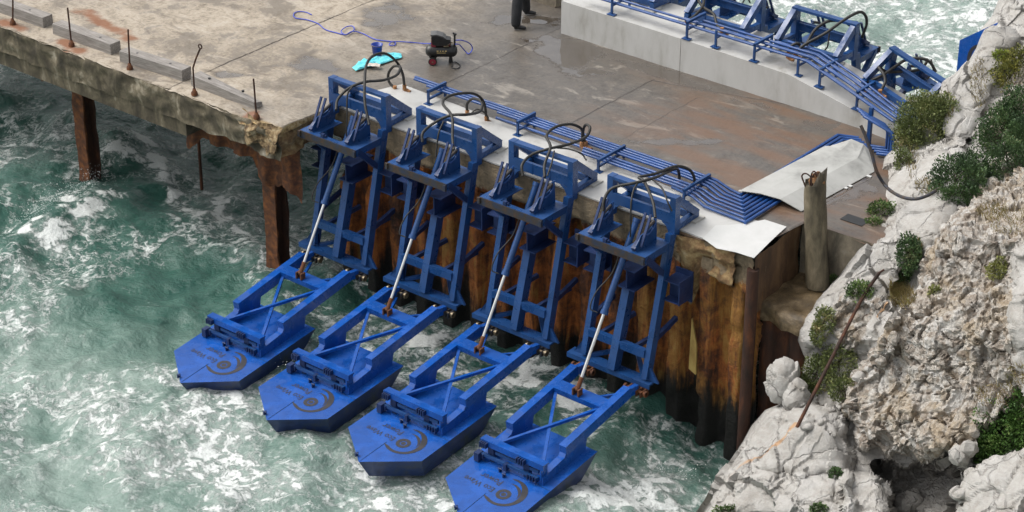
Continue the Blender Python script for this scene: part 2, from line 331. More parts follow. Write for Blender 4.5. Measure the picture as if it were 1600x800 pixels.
tag(mb.build('sea_spray', SPR), 'white flecks of spray thrown up along the breaking wave crests', 'spray', kind='stuff')

# ================================================================== PIER
# concrete deck: one displaced sheet with wet, puddle and stain attributes
def deck_front(x):
    if x < -0.20: return -1.30
    if x < -0.04: return -1.30 + (x + 0.20) / 0.16 * 1.43
    if x < 9.45: return 0.13
    if x < 9.62: return 0.13 + (x - 9.45) / 0.17 * 1.6
    return 1.86
dx = sorted(set(list(np.arange(-18, 13.01, 0.09)) + [-0.20, -0.04, 9.45, 9.62])); dys = np.linspace(0, 1, 96)
DV = []; wet = []; pud = []; rst = []; chip = []
PUD = [(865, 75, .8, .6), (900, 92, .7, .45), (840, 35, .8, .35), (790, 34, .6, .25), (596, 22, .8, .5), (470, 100, .65, .5), (460, 198, .35, .22), (345, 118, .4, .2), (1050, 222, 1.0, .15), (860, 190, .7, .18), (1290, 300, .6, .5), (1330, 290, .5, .5), (830, 60, .6, .3), (930, 112, .7, .2), (720, 200, .5, .15)]
PUDW = [(atz(p[0], p[1]), p[2], p[3]) for p in PUD]
RUSTL = [[atz(*q) for q in ((120, 18), (150, 30), (190, 50), (200, 62))], [atz(*q) for q in ((100, 65), (125, 80))], [atz(*q) for q in ((8, 34), (30, 44))], [atz(*q) for q in ((395, 180), (400, 205))]]
def segd(p, L):
    best = 9
    for a, c in zip(L[:-1], L[1:]):
        a = a[:2]; c = c[:2]; t = np.clip(np.dot(p - a, c - a) / np.dot(c - a, c - a), 0, 1); best = min(best, np.linalg.norm(p - a - t * (c - a)))
    return best
for x in dx:
    y0 = deck_front(x); y1 = 7.15
    for t in dys:
        y = y0 + (y1 - y0) * t ** 1.15
        n1_ = fr((x, y, 1), 0.8, 4); n2_ = fr((x, y, 7), 3.0, 5)
        z = 0.006 * n2_
        e = max(0, 1 - (y - y0) / 0.22)
        ed = e * max(0, 0.5 + 0.9 * n2_ + n1_ * 0.4)
        corner = math.exp(-((x + 0.55) / 0.70) ** 2) if x < -0.04 else 0
        z -= ed * (0.05 + 0.26 * corner * e)
        w = float(sm(x + 1.3 * n1_ + 0.25 * y, -2.4, 1.8))
        p = 0
        for c, rx, ry in PUDW:
            q = ((x - c[0]) * .777 + (y - c[1]) * .63) / rx; r = (-(x - c[0]) * .63 + (y - c[1]) * .777) / ry / 1.3
            p = max(p, 1.25 - math.sqrt(q * q + r * r) + 0.75 * n1_ + 0.45 * n2_)
        if 0.6 < x < 8: p = max(p, .85 - abs(y - 5.45) / .55 + .6 * n1_ + .3 * n2_)
        P = np.array([x, y]); rd = min(segd(P, L) for L in RUSTL) if x < 1 else 9
        DV.append((x, y, z)); wet.append(w); pud.append(p); rst.append(max(0, 1 - rd / 0.35 + 0.5 * n2_) if rd < 0.6 else 0); chip.append(corner * e)
nyv = len(dys); fs = [(i * nyv + j, (i + 1) * nyv + j, (i + 1) * nyv + j + 1, i * nyv + j + 1) for i in range(len(dx) - 1) for j in range(nyv - 1)]
me = bpy.data.meshes.new('pier_deck'); me.from_pydata(DV, [], fs); me.polygons.foreach_set('use_smooth', [True] * len(fs))
for k, a in (('wet', wet), ('puddle', pud), ('rust', rst), ('chip', chip)): setattr_pt(me, k, a)
m, nt, b = newmat('deck_concrete'); v = coords(nt)
big = noi(nt, v, 0.55, 6, 0.6, 0.5); med = noi(nt, v, 2.6, 8, 0.7, 0.4); fine = noi(nt, v, 14, 8, 0.75)
sp = math_(nt, 'ADD', math_(nt, 'MULTIPLY', med, 0.6), math_(nt, 'MULTIPLY', fine, 0.4))
dry = ramp(nt, [(0.34, (0.13, 0.11, 0.085)), (0.43, (0.25, 0.212, 0.165)), (0.50, (0.36, 0.31, 0.245)), (0.58, (0.43, 0.375, 0.305)), (0.68, (0.57, 0.53, 0.47))], sp).outputs[0]
wetc = ramp(nt, [(0.34, (0.030, 0.027, 0.024)), (0.43, (0.060, 0.053, 0.046)), (0.50, (0.092, 0.082, 0.071)), (0.57, (0.128, 0.110, 0.089)), (0.66, (0.25, 0.23, 0.20))], sp).outputs[0]
wf = attr(nt, 'wet').outputs['Fac']; wf = math_(nt, 'ADD', wf, math_(nt, 'MULTIPLY', math_(nt, 'SUBTRACT', med, 0.5), 0.9), clamp=True)
c = mix(nt, wf, dry, wetc)
# dark damp blotches and brown rust wash
c = mix(nt, mapr(nt, math_(nt, 'ADD', math_(nt, 'MULTIPLY', big, .6), math_(nt, 'MULTIPLY', med, .4)), 0.50, 0.58, 0.0, 0.65), c, (0.10, 0.086, 0.072))
st2 = noi(nt, coords(nt, (0.5, 1.6, 1)), 1.6, 8, .7, .8); c = mix(nt, mapr(nt, st2, .55, .63, 0, .45), c, (0.11, 0.09, 0.07)); c = mix(nt, mapr(nt, st2, .43, .36, 0, .3), c, (0.50, 0.45, 0.38))
sep = nt.nodes.new('ShaderNodeSeparateXYZ'); nt.links.new(v, sep.inputs[0])
brown = math_(nt, 'MULTIPLY', mapr(nt, math_(nt, 'ADD', sep.outputs[0], math_(nt, 'MULTIPLY', big, 3.0)), 4.2, 8.0), mapr(nt, noi(nt, coords(nt, (0.35, 1.4, 1)), 1.2, 6, 0.6), 0.38, 0.62))
c = mix(nt, math_(nt, 'MULTIPLY', brown, 0.75), c, (0.15, 0.080, 0.042))
c = mix(nt, mapr(nt, fine, 0.66, 0.74, 0.0, 0.6), c, (0.55, 0.52, 0.48))
# cast joints and cracks: x = const lines and one long one
def joint(coord, at, w, amp):
    d = math_(nt, 'ABSOLUTE', math_(nt, 'SUBTRACT', math_(nt, 'ADD', coord, math_(nt, 'MULTIPLY', math_(nt, 'SUBTRACT', med, 0.5), amp)), at))
    return mapr(nt, d, w * 0.4, w, 1.0, 0.0)
jm = joint(sep.outputs[0], -3.15, 0.026, 0.16); jm = math_(nt, 'MAXIMUM', jm, joint(sep.outputs[0], 0.92, 0.026, 0.16)); 
j3 = math_(nt, 'MULTIPLY', joint(sep.outputs[0], 3.97, 0.026, 0.16), mapr(nt, sep.outputs[1], 5.1, 5.2, 1.0, 0.0)); jm = math_(nt, 'MAXIMUM', jm, j3)
yl = math_(nt, 'SUBTRACT', sep.outputs[1], math_(nt, 'MULTIPLY', sep.outputs[0], 0.27))
j4 = math_(nt, 'MULTIPLY', joint(yl, 4.0, 0.035, 0.14), mapr(nt, sep.outputs[0], 3.9, 4.0)); jm = math_(nt, 'MAXIMUM', jm, j4)
j5 = math_(nt, 'MULTIPLY', joint(sep.outputs[0], 5.15, 0.025, 0.25), mapr(nt, sep.outputs[1], 4.9, 5.1, 1.0, 0.0)); jm = math_(nt, 'MAXIMUM', jm, math_(nt, 'MULTIPLY', j5, 0.5))
c = mix(nt, math_(nt, 'MULTIPLY', jm, mapr(nt, big, 0.3, 0.6, 0.4, 0.95)), c, (0.045, 0.036, 0.03))
ra = attr(nt, 'rust').outputs['Fac']; c = mix(nt, mapr(nt, math_(nt, 'ADD', ra, math_(nt, 'MULTIPLY', math_(nt, 'SUBTRACT', med, 0.5), 1.2)), 0.35, 0.9, 0.0, 0.85), c, (0.20, 0.075, 0.03))
ca = attr(nt, 'chip').outputs['Fac']; c = mix(nt, mapr(nt, ca, 0.15, 0.6), c, ramp(nt, [(0.35, (0.10, 0.05, 0.02)), (0.5, (0.36, 0.24, 0.09)), (0.65, (0.50, 0.42, 0.26))], fine).outputs[0])
pa = math_(nt, 'ADD', attr(nt, 'puddle').outputs['Fac'], math_(nt, 'MULTIPLY', math_(nt, 'SUBTRACT', sp, 0.5), 1.6)); pm_ = mapr(nt, pa, 0.50, 0.72)
pe = mapr(nt, pa, 0.20, 0.55)
c = mix(nt, math_(nt, 'MULTIPLY', pe, 0.45), c, (0.10, 0.085, 0.072)); c = mix(nt, math_(nt, 'MULTIPLY', pm_, 0.6), c, (0.050, 0.038, 0.028))
nt.links.new(c, b.inputs['Base Color'])
nt.links.new(math_(nt, 'ADD', mapr(nt, pm_, 0.0, 1.0, 1.45, 2.05), math_(nt, 'MULTIPLY', wf, 0.2)), b.inputs['IOR'])
r0 = mix(nt, wf, (0.85, 0.85, 0.85), (0.34, 0.34, 0.34)); r0 = mix(nt, pm_, r0, (0.03, 0.03, 0.03)); nt.links.new(r0, b.inputs['Roughness'])
hh = math_(nt, 'MULTIPLY', math_(nt, 'SUBTRACT', math_(nt, 'ADD', math_(nt, 'MULTIPLY', fine, 0.5), med), jm), math_(nt, 'SUBTRACT', 1.0, math_(nt, 'MULTIPLY', pm_, 0.985)))
bump(nt, b, hh, 0.7, 0.012)
me.materials.append(m); deck = bpy.data.objects.new('pier_deck', me); COL.objects.link(deck); tag(deck, kind='structure')

# edge of the left slab: face, recessed lower beam
def wallgrid(name, mat, fn, us, vs_, parent=None, smooth=True, closed=False):
    V = [fn(u, w) for u in us for w in vs_]; n = len(vs_)
    f = [(i * n + j, (i + 1) * n + j, (i + 1) * n + j + 1, i * n + j + 1) for i in range(len(us) - 1) for j in range(n - 1)]
    mb = MB(); mb.add(V, f, smooth); return mb.build(name, mat, parent, fix=False)
def edge_material(name, top, mid, low, zt, zl):
    m, nt, b = newmat(name); v = coords(nt); vs = coords(nt, (1.5, 1.5, 0.22))
    st = noi(nt, vs, 2.0, 7, 0.7, 0.3); md = noi(nt, v, 4, 8, 0.75, 0.5); bg_ = noi(nt, coords(nt, (1, 1, .5)), 1.1, 6, 0.65, 0.6); sp = nt.nodes.new('ShaderNodeSeparateXYZ'); nt.links.new(v, sp.inputs[0])
    sm_ = math_(nt, 'ADD', math_(nt, 'MULTIPLY', st, 0.6), math_(nt, 'MULTIPLY', md, 0.4))
    a = ramp(nt, [(0.36, tuple(0.35 * x for x in top)), (0.50, top), (0.62, tuple(1.6 * x for x in top))], sm_).outputs[0]
    red = ramp(nt, [(0.38, (0.016, 0.009, 0.006)), (0.46, low), (0.53, mid), (0.60, tuple(1.7 * x for x in mid)), (0.70, (0.16, 0.11, 0.07))], sm_).outputs[0]
    och = ramp(nt, [(0.36, (0.03, 0.018, 0.008)), (0.46, (0.15, 0.065, 0.016)), (0.54, (0.34, 0.155, 0.030)), (0.64, (0.45, 0.27, 0.075)), (0.75, (0.36, 0.30, 0.2))], sm_).outputs[0]
    of = mapr(nt, math_(nt, 'ADD', math_(nt, 'ADD', bg_, math_(nt, 'MULTIPLY', math_(nt, 'SUBTRACT', st, 0.5), 0.8)), mapr(nt, sp.outputs[0], 6.5, 8.6, -.05, .08)), 0.51, 0.64)
    c_ = mix(nt, of, red, och)
    f = mapr(nt, math_(nt, 'ADD', sp.outputs[2], math_(nt, 'MULTIPLY', math_(nt, 'SUBTRACT', md, 0.5), 0.7)), zt, zt + 0.06)
    c = mix(nt, f, c_, a)
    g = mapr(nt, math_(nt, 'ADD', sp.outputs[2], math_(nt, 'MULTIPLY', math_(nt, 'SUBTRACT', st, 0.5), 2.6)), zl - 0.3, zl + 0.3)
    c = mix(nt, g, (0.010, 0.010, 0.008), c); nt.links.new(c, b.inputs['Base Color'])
    b.inputs['Roughness'].default_value = 0.7; bump(nt, b, math_(nt, 'ADD', md, noi(nt, v, 16, 6, 0.7)), 1.0, 0.05); return m
SLABE = mottled('slab_edge_concrete', [(0.32, (0.03, 0.025, 0.016)), (0.45, (0.068, 0.056, 0.035)), (0.55, (0.125, 0.104, 0.066)), (0.63, (0.26, 0.225, 0.165)), (0.74, (0.44, 0.40, 0.33))], 2.4, 0.85, 0.03, (1, 1, 0.6), detail=9, dist=0.5)
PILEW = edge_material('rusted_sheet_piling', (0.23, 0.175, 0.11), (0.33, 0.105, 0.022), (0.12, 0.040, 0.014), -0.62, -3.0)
OCHRE = edge_material('ochre_rust', (0.24, 0.16, 0.07), (0.22, 0.12, 0.035), (0.07, 0.03, 0.012), -0.3, -3.0)
us = np.arange(-18, -0.12, 0.06)
def slab_face(x, t):
    n_ = fr((x, t, 2), 2.5, 5); e = 0.04 * max(0, n_) + 0.03 * (t < 0.02); cr = math.exp(-((x + 0.5) / 0.7) ** 2)
    return (x, -1.30 + 0.035 * n_ + e + cr * (0.10 * t + 0.10 * n_), -0.015 - 0.01 * max(0, n_) - 0.60 * t * (1 + 0.12 * fr((x, 0, 4), 1.2, 4)) - cr * .05)
tag(wallgrid('pier_slab_edge', SLABE, slab_face, us, np.linspace(0, 1, 12)), kind='structure')
mb = MB(); 
for x in np.arange(-18, -2.9, 0.5): pass
mb.box(-18, -2.75, -1.25, -0.75, -0.93, -0.55); mb.box(-18, -0.35, -1.22, 0.3, -0.48, -0.30)
def under(x, t): return (x, -1.24 + 1.6 * t, -0.535 - 0.05 * fr((x, t, 0), 2, 3))
tag(mb.build('pier_under_beam', SLABE), kind='structure')
def corner_rubble(x, t):
    n_ = fr((x, 2, t), 2.2, 5); k = float(sm(np.array(x), -1.35, -0.75)); e = .10 * max(0, .3 - t) / .3
    return (x + .06 * fr((x, t, 9), 3, 3), -1.30 + .16 - (.23 * k + .14 * n_ * k) + e * (1 + 2 * max(0, n_)), .02 - .06 * max(0, n_) * k - (.50 + .18 * n_) * t)
tag(wallgrid('broken_slab_corner', SPALLO, corner_rubble, np.arange(-1.35, -0.10, 0.03), np.linspace(0, 1, 24)), kind='structure')
# broken end of the slab: from the kerb corner back to the quay wall
us = np.linspace(0, 1, 26)
def broken(s, t):
    y = -1.25 + 1.45 * s; n_ = fr((s * 3, t * 2, 5), 1.6, 5)
    return (-0.20 + 0.12 * s - 0.10 * (1 - s) * t + 0.16 * n_ * (1 - .5 * s) - .02, y, -0.04 - 0.07 * (1 - s) - t * (0.62 - 0.1 * s) + 0.05 * fr((s * 4, t, 1), 2, 4))
tag(wallgrid('broken_slab_end', SPALL, broken, us, np.linspace(0, 1, 10)), kind='structure')

# quay wall under the machines: corrugated sheet piling and concrete cap
wall = empty('quay_wall', (5.2, 0.2, WZ)); tag(wall, 'rusty corrugated sheet pile quay wall behind the blue machines, black at the waterline', 'wall')
def prof(x):
    p = 0.66; t = (x % p) / p
    return 0.0 if t < .34 else (t - .34) / .16 if t < .5 else 1.0 if t < .84 else 1 - (t - .84) / .16
us = np.arange(-0.15, 9.66, 0.035)
def piling(x, t):
    z = -0.35 - 4.4 * t; n_ = fr((x, 0.2, z * 0.6), 1.5, 5); big_ = fr((x, 5, z), 0.7, 3)
    bite = max(0, big_ - 0.25) * 0.25
    return (x, 0.19 + 0.28 * prof(x) + 0.07 * n_ + bite * 1.6, z)
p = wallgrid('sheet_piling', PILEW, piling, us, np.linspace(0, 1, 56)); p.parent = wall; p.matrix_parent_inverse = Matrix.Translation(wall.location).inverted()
us = np.arange(-0.12, 9.66, 0.05)
def capf(x, t):
    lim = 0.62 + 0.20 * fr((x, 1, 1), 0.9, 4); er = float(sm(np.array(x), 7.85, 8.3)); n_ = fr((x, 0, t * 1.4), 2.4, 5)
    z = -0.004 - lim * t * (1 + 0.35 * er)
    return (x, 0.135 + 0.02 * n_ + er * (0.10 * t + 0.11 * n_ + 0.04) + 0.08 * max(0, t - 0.86) * 8, z)
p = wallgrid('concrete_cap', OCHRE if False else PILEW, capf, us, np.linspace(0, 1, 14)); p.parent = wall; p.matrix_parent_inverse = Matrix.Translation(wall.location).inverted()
# eroded ochre lumps hanging below the cap at the right end
def lumps(x, t):
    n_ = fr((x, 3, t * 2), 1.8, 5); z = -0.02 - (0.75 + 0.75 * max(0, fr((x, 9, 0), 1.6, 3)) + 0.35 * math.exp(-((x - 8.35) / 0.16) ** 2) * 1.6) * t
    return (x, 0.10 + 0.13 * n_ + 0.10 * t + 0.12 * max(0, t - .85) * 6, z)
p = wallgrid('eroded_concrete', SPALL, lumps, np.arange(8.12, 9.30, 0.03), np.linspace(0, 1, 26)); p.parent = wall; p.matrix_parent_inverse = Matrix.Translation(wall.location).inverted()
def par(o, root): o.parent = root; o.matrix_parent_inverse = Matrix.Translation(root.location).inverted(); return o
# ochre flake standing off the piling
mb = MB(); mb.add([(8.52, 0.05, -1.55), (8.50, 0.06, -2.6), (8.68, 0.03, -2.65), (8.66, 0.04, -2.05), (8.58, 0.04, -1.75)], [(0, 1, 2, 3, 4)]); mb.add([(8.52, 0.08, -1.55), (8.50, 0.09, -2.6), (8.68, 0.06, -2.65), (8.66, 0.07, -2.05), (8.58, 0.07, -1.75)], [(4, 3, 2, 1, 0)])
par(mb.build('peeling_flake', mottled('ochre_flake', [(0.3, (0.25, 0.15, 0.04)), (0.6, (0.42, 0.30, 0.09)), (0.8, (0.5, 0.42, 0.22))], 5, 0.8, 0.02, (1, 1, .3)), fix=False), wall)
# corner pile and the notch on the right
mb = MB(); mb.tube([(9.64, 0.19, -0.25), (9.64, 0.19, -4.6)], 0.11, 10)
par(mb.build('corner_pile', RUSTD), wall)
def notch(s, t): n_ = fr((s * 2, t * 2, 8), 1.5, 4); return (9.68 - 0.12 * s + 0.03 * n_, 0.16 + 1.62 * s, -0.01 - 1.15 * t - 0.25 * (1 - s) * max(0, n_) * (t < 0.2))
par(wallgrid('notch_side', mottled('notch_stain', [(0.25, (0.018, 0.012, 0.008)), (0.45, (0.075, 0.04, 0.02)), (0.6, (0.15, 0.085, 0.04)), (0.8, (0.26, 0.19, 0.12))], 2.2, 0.8, 0.02, (1, 1, 0.4)), notch, np.linspace(0, 1, 22), np.linspace(0, 1, 16)), wall)
def notchb(s, t): n_ = fr((s * 2, t * 2, 3), 1.5, 4); return (9.58 + 2.2 * s, 1.80 + 0.12 * s + 0.03 * n_, -0.005 - 1.2 * t)
par(wallgrid('notch_back', CONC, notchb, np.linspace(0, 1, 26), np.linspace(0, 1, 14)), wall)
mb = MB(); L_ = []
LV = []; LF = []
for i in range(15):
    for j in range(13):
        x = 9.60 + 1.5 * i / 14; y = 0.42 + 1.45 * j / 12; n_ = fr((x, y, 3), 2.5, 4)
        LV.append((x, y - (0.16 * n_ if j == 0 else 0), -1.02 + 0.05 * n_ - (0.05 if j == 0 else 0)))
for i in range(14):
    for j in range(12): LF.append((i * 13 + j, (i + 1) * 13 + j, (i + 1) * 13 + j + 1, i * 13 + j + 1))
k0 = len(LV)
for i in range(15): a = LV[i * 13]; LV.append((a[0], a[1] + 0.05, a[2] - 0.30 - 0.06 * fr((i, 0, 0), 0.7, 2)))
for i in range(14): LF.append((k0 + i, k0 + i + 1, (i + 1) * 13, i * 13))
mb.add(LV, LF, True); par(mb.build('wet_ledge', mottled('wet_ledge_concrete', [(0.3, (0.04, 0.028, 0.015)), (0.5, (0.12, 0.085, 0.045)), (0.7, (0.26, 0.19, 0.11))], 4, 0.3, 0.03), fix=False), wall)
def below(s, t): n_ = fr((s * 3, t * 3, 6), 1.3, 4); return (9.62 + 1.7 * s, 0.62 + 0.14 * prof(s * 1.9) + 0.05 * n_, -1.2 - 3.4 * t)
par(wallgrid('recessed_piling', RUSTD, below, np.linspace(0, 1, 60), np.linspace(0, 1, 40)), wall)

# rusty hanging plates under the left slab
def hang(x, t):
    l = 0.80 + 0.55 * max(0, fr((x, 4, 0), 1.3, 4) + 0.25) + 0.35 * max(0, x + 1.6)
    return (x, -0.75 + 0.12 * prof(x) + 0.05 * fr((x, t, 1), 2, 3), -0.45 - l * t)
o = wallgrid('hanging_piling', RUST, hang, np.arange(-3.4, -0.22, 0.04), np.linspace(0, 1, 16)); tag(o, 'ragged rust brown plates hanging below the broken corner of the deck', 'rusty plates')
def hang2(x, t): return (x, -0.95 + 0.05 * fr((x, t, 1), 2, 3), -0.75 - (0.22 + 0.5 * max(0, fr((x, 8, 0), 1.1, 4))) * t)
o = wallgrid('hanging_piling', RUST, hang2, np.arange(-9.5, -5.5, 0.05), np.linspace(0, 1, 8)); tag(o, 'orange rust scabs under the slab edge at the far left', 'rusty plates')
o['label'] = 'orange rust scabs hanging under the slab edge at the far left'
# H section piles
def hpile(x, y, ztop, label, lean=0.0):
    root = empty('steel_pile', (x, y, WZ)); tag(root, label, 'pile', 'rusty piles under the deck')
    def seg(mb, x0, x1, y0, y1):
        V = []; F_ = []; n = 24
        for i in range(n + 1):
            z = -4.6 + (ztop + 4.6) * i / n
            for (a, c) in ((x0, y0), (x1, y0), (x1, y1), (x0, y1)):
                nn = 0.025 * fr((a * 3, c * 3, z), 2.2, 4); V.append((a + nn - x, c + nn - y, z - WZ))
        for i in range(n):
            for k in range(4): F_.append((i * 4 + k, i * 4 + (k + 1) % 4, i * 4 + 4 + (k + 1) % 4, i * 4 + 4 + k))
        mb.add(V, F_)
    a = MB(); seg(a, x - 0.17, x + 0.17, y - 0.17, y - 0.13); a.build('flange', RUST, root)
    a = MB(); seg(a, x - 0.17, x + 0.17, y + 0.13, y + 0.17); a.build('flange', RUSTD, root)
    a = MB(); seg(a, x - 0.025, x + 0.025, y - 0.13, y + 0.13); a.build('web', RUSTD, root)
    return root
p2 = atz(435, 405, WZ + 0.1); hpile(p2[0] + .0, -0.42 if False else p2[1], -0.45, 'rusty brown steel pile rising from the sea beside the first machine')
p1 = atz(140, 258, WZ + 0.25); hpile(p1[0], p1[1], -0.55, 'rusty steel pile standing in dark green water near the left edge')
mb = MB(); q = atz(314, 275, WZ + .1); mb.tube([(q[0], q[1], WZ - .3), (q[0], q[1], -0.5)], 0.035, 7); tag(mb.build('steel_pipe', RUSTD), 'thin rusty pipe hanging under the deck between the two piles', 'pipe')

# painted strip under the machines, bright patch at its right end
def sheet(name, mat, poly, z, th=0.03):
    mb = MB(); mb.prism(poly, 2, z - th, z); return mb.build(name, mat)
E1 = [(x, 0.16 + 0.03 * fr((x, 0, 0), 2, 3)) for x in np.arange(0.05, 9.4, 0.12)]
tag(sheet('white_strip', WHITEC, E1 + [(9.35, 0.75), (9.3, 1.28), (8.2, 1.32), (5, 1.55), (0.30, 1.75), (0.10, 1.2)], 0.022), kind='structure')
PT = [(1098, 372), (1118, 352), (1160, 350), (1195, 343), (1229, 354), (1205, 376), (1178, 403), (1150, 394), (1120, 388)]
tag(sheet('white_patch', WPATCH, [tuple(atz(*p, 0.03)[:2]) for p in PT], 0.030, 0.006), kind='structure')

# white concrete wall along the far side
fw = empty('parapet_wall', (5, 6.4, 0)); tag(fw, 'white painted concrete wall along the far side of the pier', 'wall')
def block(name, stations, back):
    mb = MB(); V = []; n = len(stations)
    for (bx, by, tx, ty, tz), (kx, ky) in zip(stations, back):
        V += [(bx, by, -0.05), (tx, ty, tz), (kx, ky, tz), (kx, ky, -4.8)]
    Fc = []
    for i in range(n - 1):
        for k in range(3): Fc.append((i * 4 + k, i * 4 + 4 + k, i * 4 + 5 + k, i * 4 + 1 + k))
    Fc += [(0, 1, 2, 3), ((n - 1) * 4 + 3, (n - 1) * 4 + 2, (n - 1) * 4 + 1, (n - 1) * 4)]
    mb.add(V, Fc); return par(mb.build(name, WHITEC), fw)
jx = 4.13
block('wall_block', [(1.09, 5.83, 1.09, 5.83, .72), (jx - 0.006, 5.79, jx - 0.006, 5.79, .70)], [(1.09, 7.2), (jx - .006, 7.2)])
block('wall_block', [(jx + 0.006, 5.79, jx + 0.006, 5.79, .70), (6.66, 5.8, 6.66, 5.8, .63), (8.33, 5.75, 8.33, 5.76, .30), (11.5, 5.3, 11.5, 5.3, .25)], [(jx + .006, 7.2), (6.66, 7.2), (8.7, 7.0), (11.5, 6.4)])
mb = MB(); mb.box(-0.55, 0.16, 6.85, 7.6, 0.0, 0.42); ob = mb.build('concrete_block', CONC); tag(ob, 'dark grey concrete block by the end of the white wall, cut by the photo top', 'block')
bm = bmesh.new(); bm.from_mesh(ob.data); bmesh.ops.bevel(bm, geom=bm.edges[:], offset=0.03, segments=2); bm.to_mesh(ob.data); bm.free()
# ramp plate over the pipes
rp = empty('ramp_plate', (8.8, 3.2, 0)); tag(rp, 'pale grey folded cover plate bridging the blue pipes on the deck', 'cover plate')
pl = [atz(1155, 298, .12), atz(1252, 330, .02), atz(1366, 268, .02), atz(1364, 240, .05), atz(1325, 227, .10), atz(1285, 228, .12)]
ridge = []
mb = MB(); 
def L2(a, b, t): return a + (b - a) * t
A0, A1 = pl[0], pl[1]; B0, B1 = pl[5], pl[2]
rows = []
for t in (0, 1):
    a0, a1 = (A0, A1) if t == 0 else (L2(B0, pl[4], .1), B1)
    rows.append([a0, L2(a0, a1, .33) + np.array([0, 0, .08]), L2(a0, a1, .66) + np.array([0, 0, .10]), a1])
rows.append([L2(B0, pl[3], .12) + np.array([0, .05, 0]), L2(pl[5], pl[3], .45) + np.array([0, .2, .14]), L2(pl[5], pl[3], .75) + np.array([0, .1, .12]), np.array(pl[3])])
V = [tuple(p) for r in rows for p in r]; V2 = [(x, y, z - 0.012) for x, y, z in V]
Fq = [(i * 4 + j, i * 4 + j + 1, i * 4 + j + 5, i * 4 + j + 4) for i in range(2) for j in range(3)]
mb.add(V, Fq); mb.add(V2, [f[::-1] for f in Fq])
par(mb.build('plate', PLATE, fix=False), rp)
TB = [(1160, 300), (1187, 289), (1215, 274), (1225, 268), (1253, 253), (1283, 236), (1319, 293), (1326, 290), (1356, 275)]
for u, w in TB:
    p = atz(u, w, .01); mb = MB(); mb.box(p[0] - .07, p[0] + .07, p[1] - .03, p[1] + .03, 0.006, 0.022); par(mb.build('fixing_tab', WPATCH), rp)
for u, w in ((1223, 295), (1295, 257), (1317, 244)):
    p = atz(u, w, .14); mb = MB(); mb.box(p[0] - .04, p[0] + .04, p[1] - .02, p[1] + .02, p[2] - .05, p[2] + .006); par(mb.build('lifting_slot', BLACK), rp)
# concrete post with exposed bars
cp = empty('concrete_post', (10.1, 1.58, -0.98)); tag(cp, 'leaning octagonal concrete post with rusty broken top and bent bars', 'post')
mb = MB(); V = []; Fc = []; n = 10; st = 26
for i in range(st + 1):
    t = i / st; z = -0.98 + 2.0 * t; cx = 10.13 - 0.26 * t + 0.0; cy = 1.55 + 0.06 * t; r = 0.215 - 0.03 * t
    for k in range(n):
        a = 2 * math.pi * k / n; nn = fr((math.cos(a), math.sin(a), z), 1.5, 4); rr = r * (1 + 0.05 * nn + (0.22 * nn if t > .85 else 0)) + (0.03 if 0.62 < t < 0.80 and math.cos(a - 2.5) > .3 else 0)
        V.append((cx + rr * math.cos(a), cy + rr * math.sin(a), z + (0.22 * nn + (0.12 if math.cos(a - .3) > .3 else -.1) if i == st else 0)))
for i in range(st):
    for k in range(n): Fc.append((i * n + k, i * n + (k + 1) % n, i * n + n + (k + 1) % n, i * n + n + k))
Fc.append(tuple(range(st * n, st * n + n)))
mb.add(V, Fc, True); par(mb.build('shaft', POSTC, smooth=True), cp)
mb = MB(); mb.lathe([(0.02, 0.86), (0.10, 0.88), (0.13, 0.98), (0.09, 1.10), (0.01, 1.16)], (9.93, 1.60, 0), 10)
m2 = mottled('rusty_break', [(0.3, (0.10, 0.04, 0.015)), (0.5, (0.26, 0.12, 0.05)), (0.7, (0.38, 0.26, 0.14))], 9, 0.9, 0.04)
bm_ = mb.build('broken_head', m2); 
for vv in bm_.data.vertices: vv.co += Vector((1, 1, 1)) * 0.06 * fr(vv.co, 6, 3)
par(bm_, cp)
for pts in ([(1262, 300), (1256, 285), (1253, 275), (1258, 271), (1266, 276), (1270, 290)], [(1266, 290), (1268, 272), (1273, 268), (1276, 276)], [(1276, 295), (1280, 282), (1277, 272), (1270, 275), (1268, 300)]):
    mb = MB(); mb.tube(spline([aty(u, w, 1.5) for u, w in pts], 5), 0.014, 6); par(mb.build('bent_bar', RUSTD), cp)

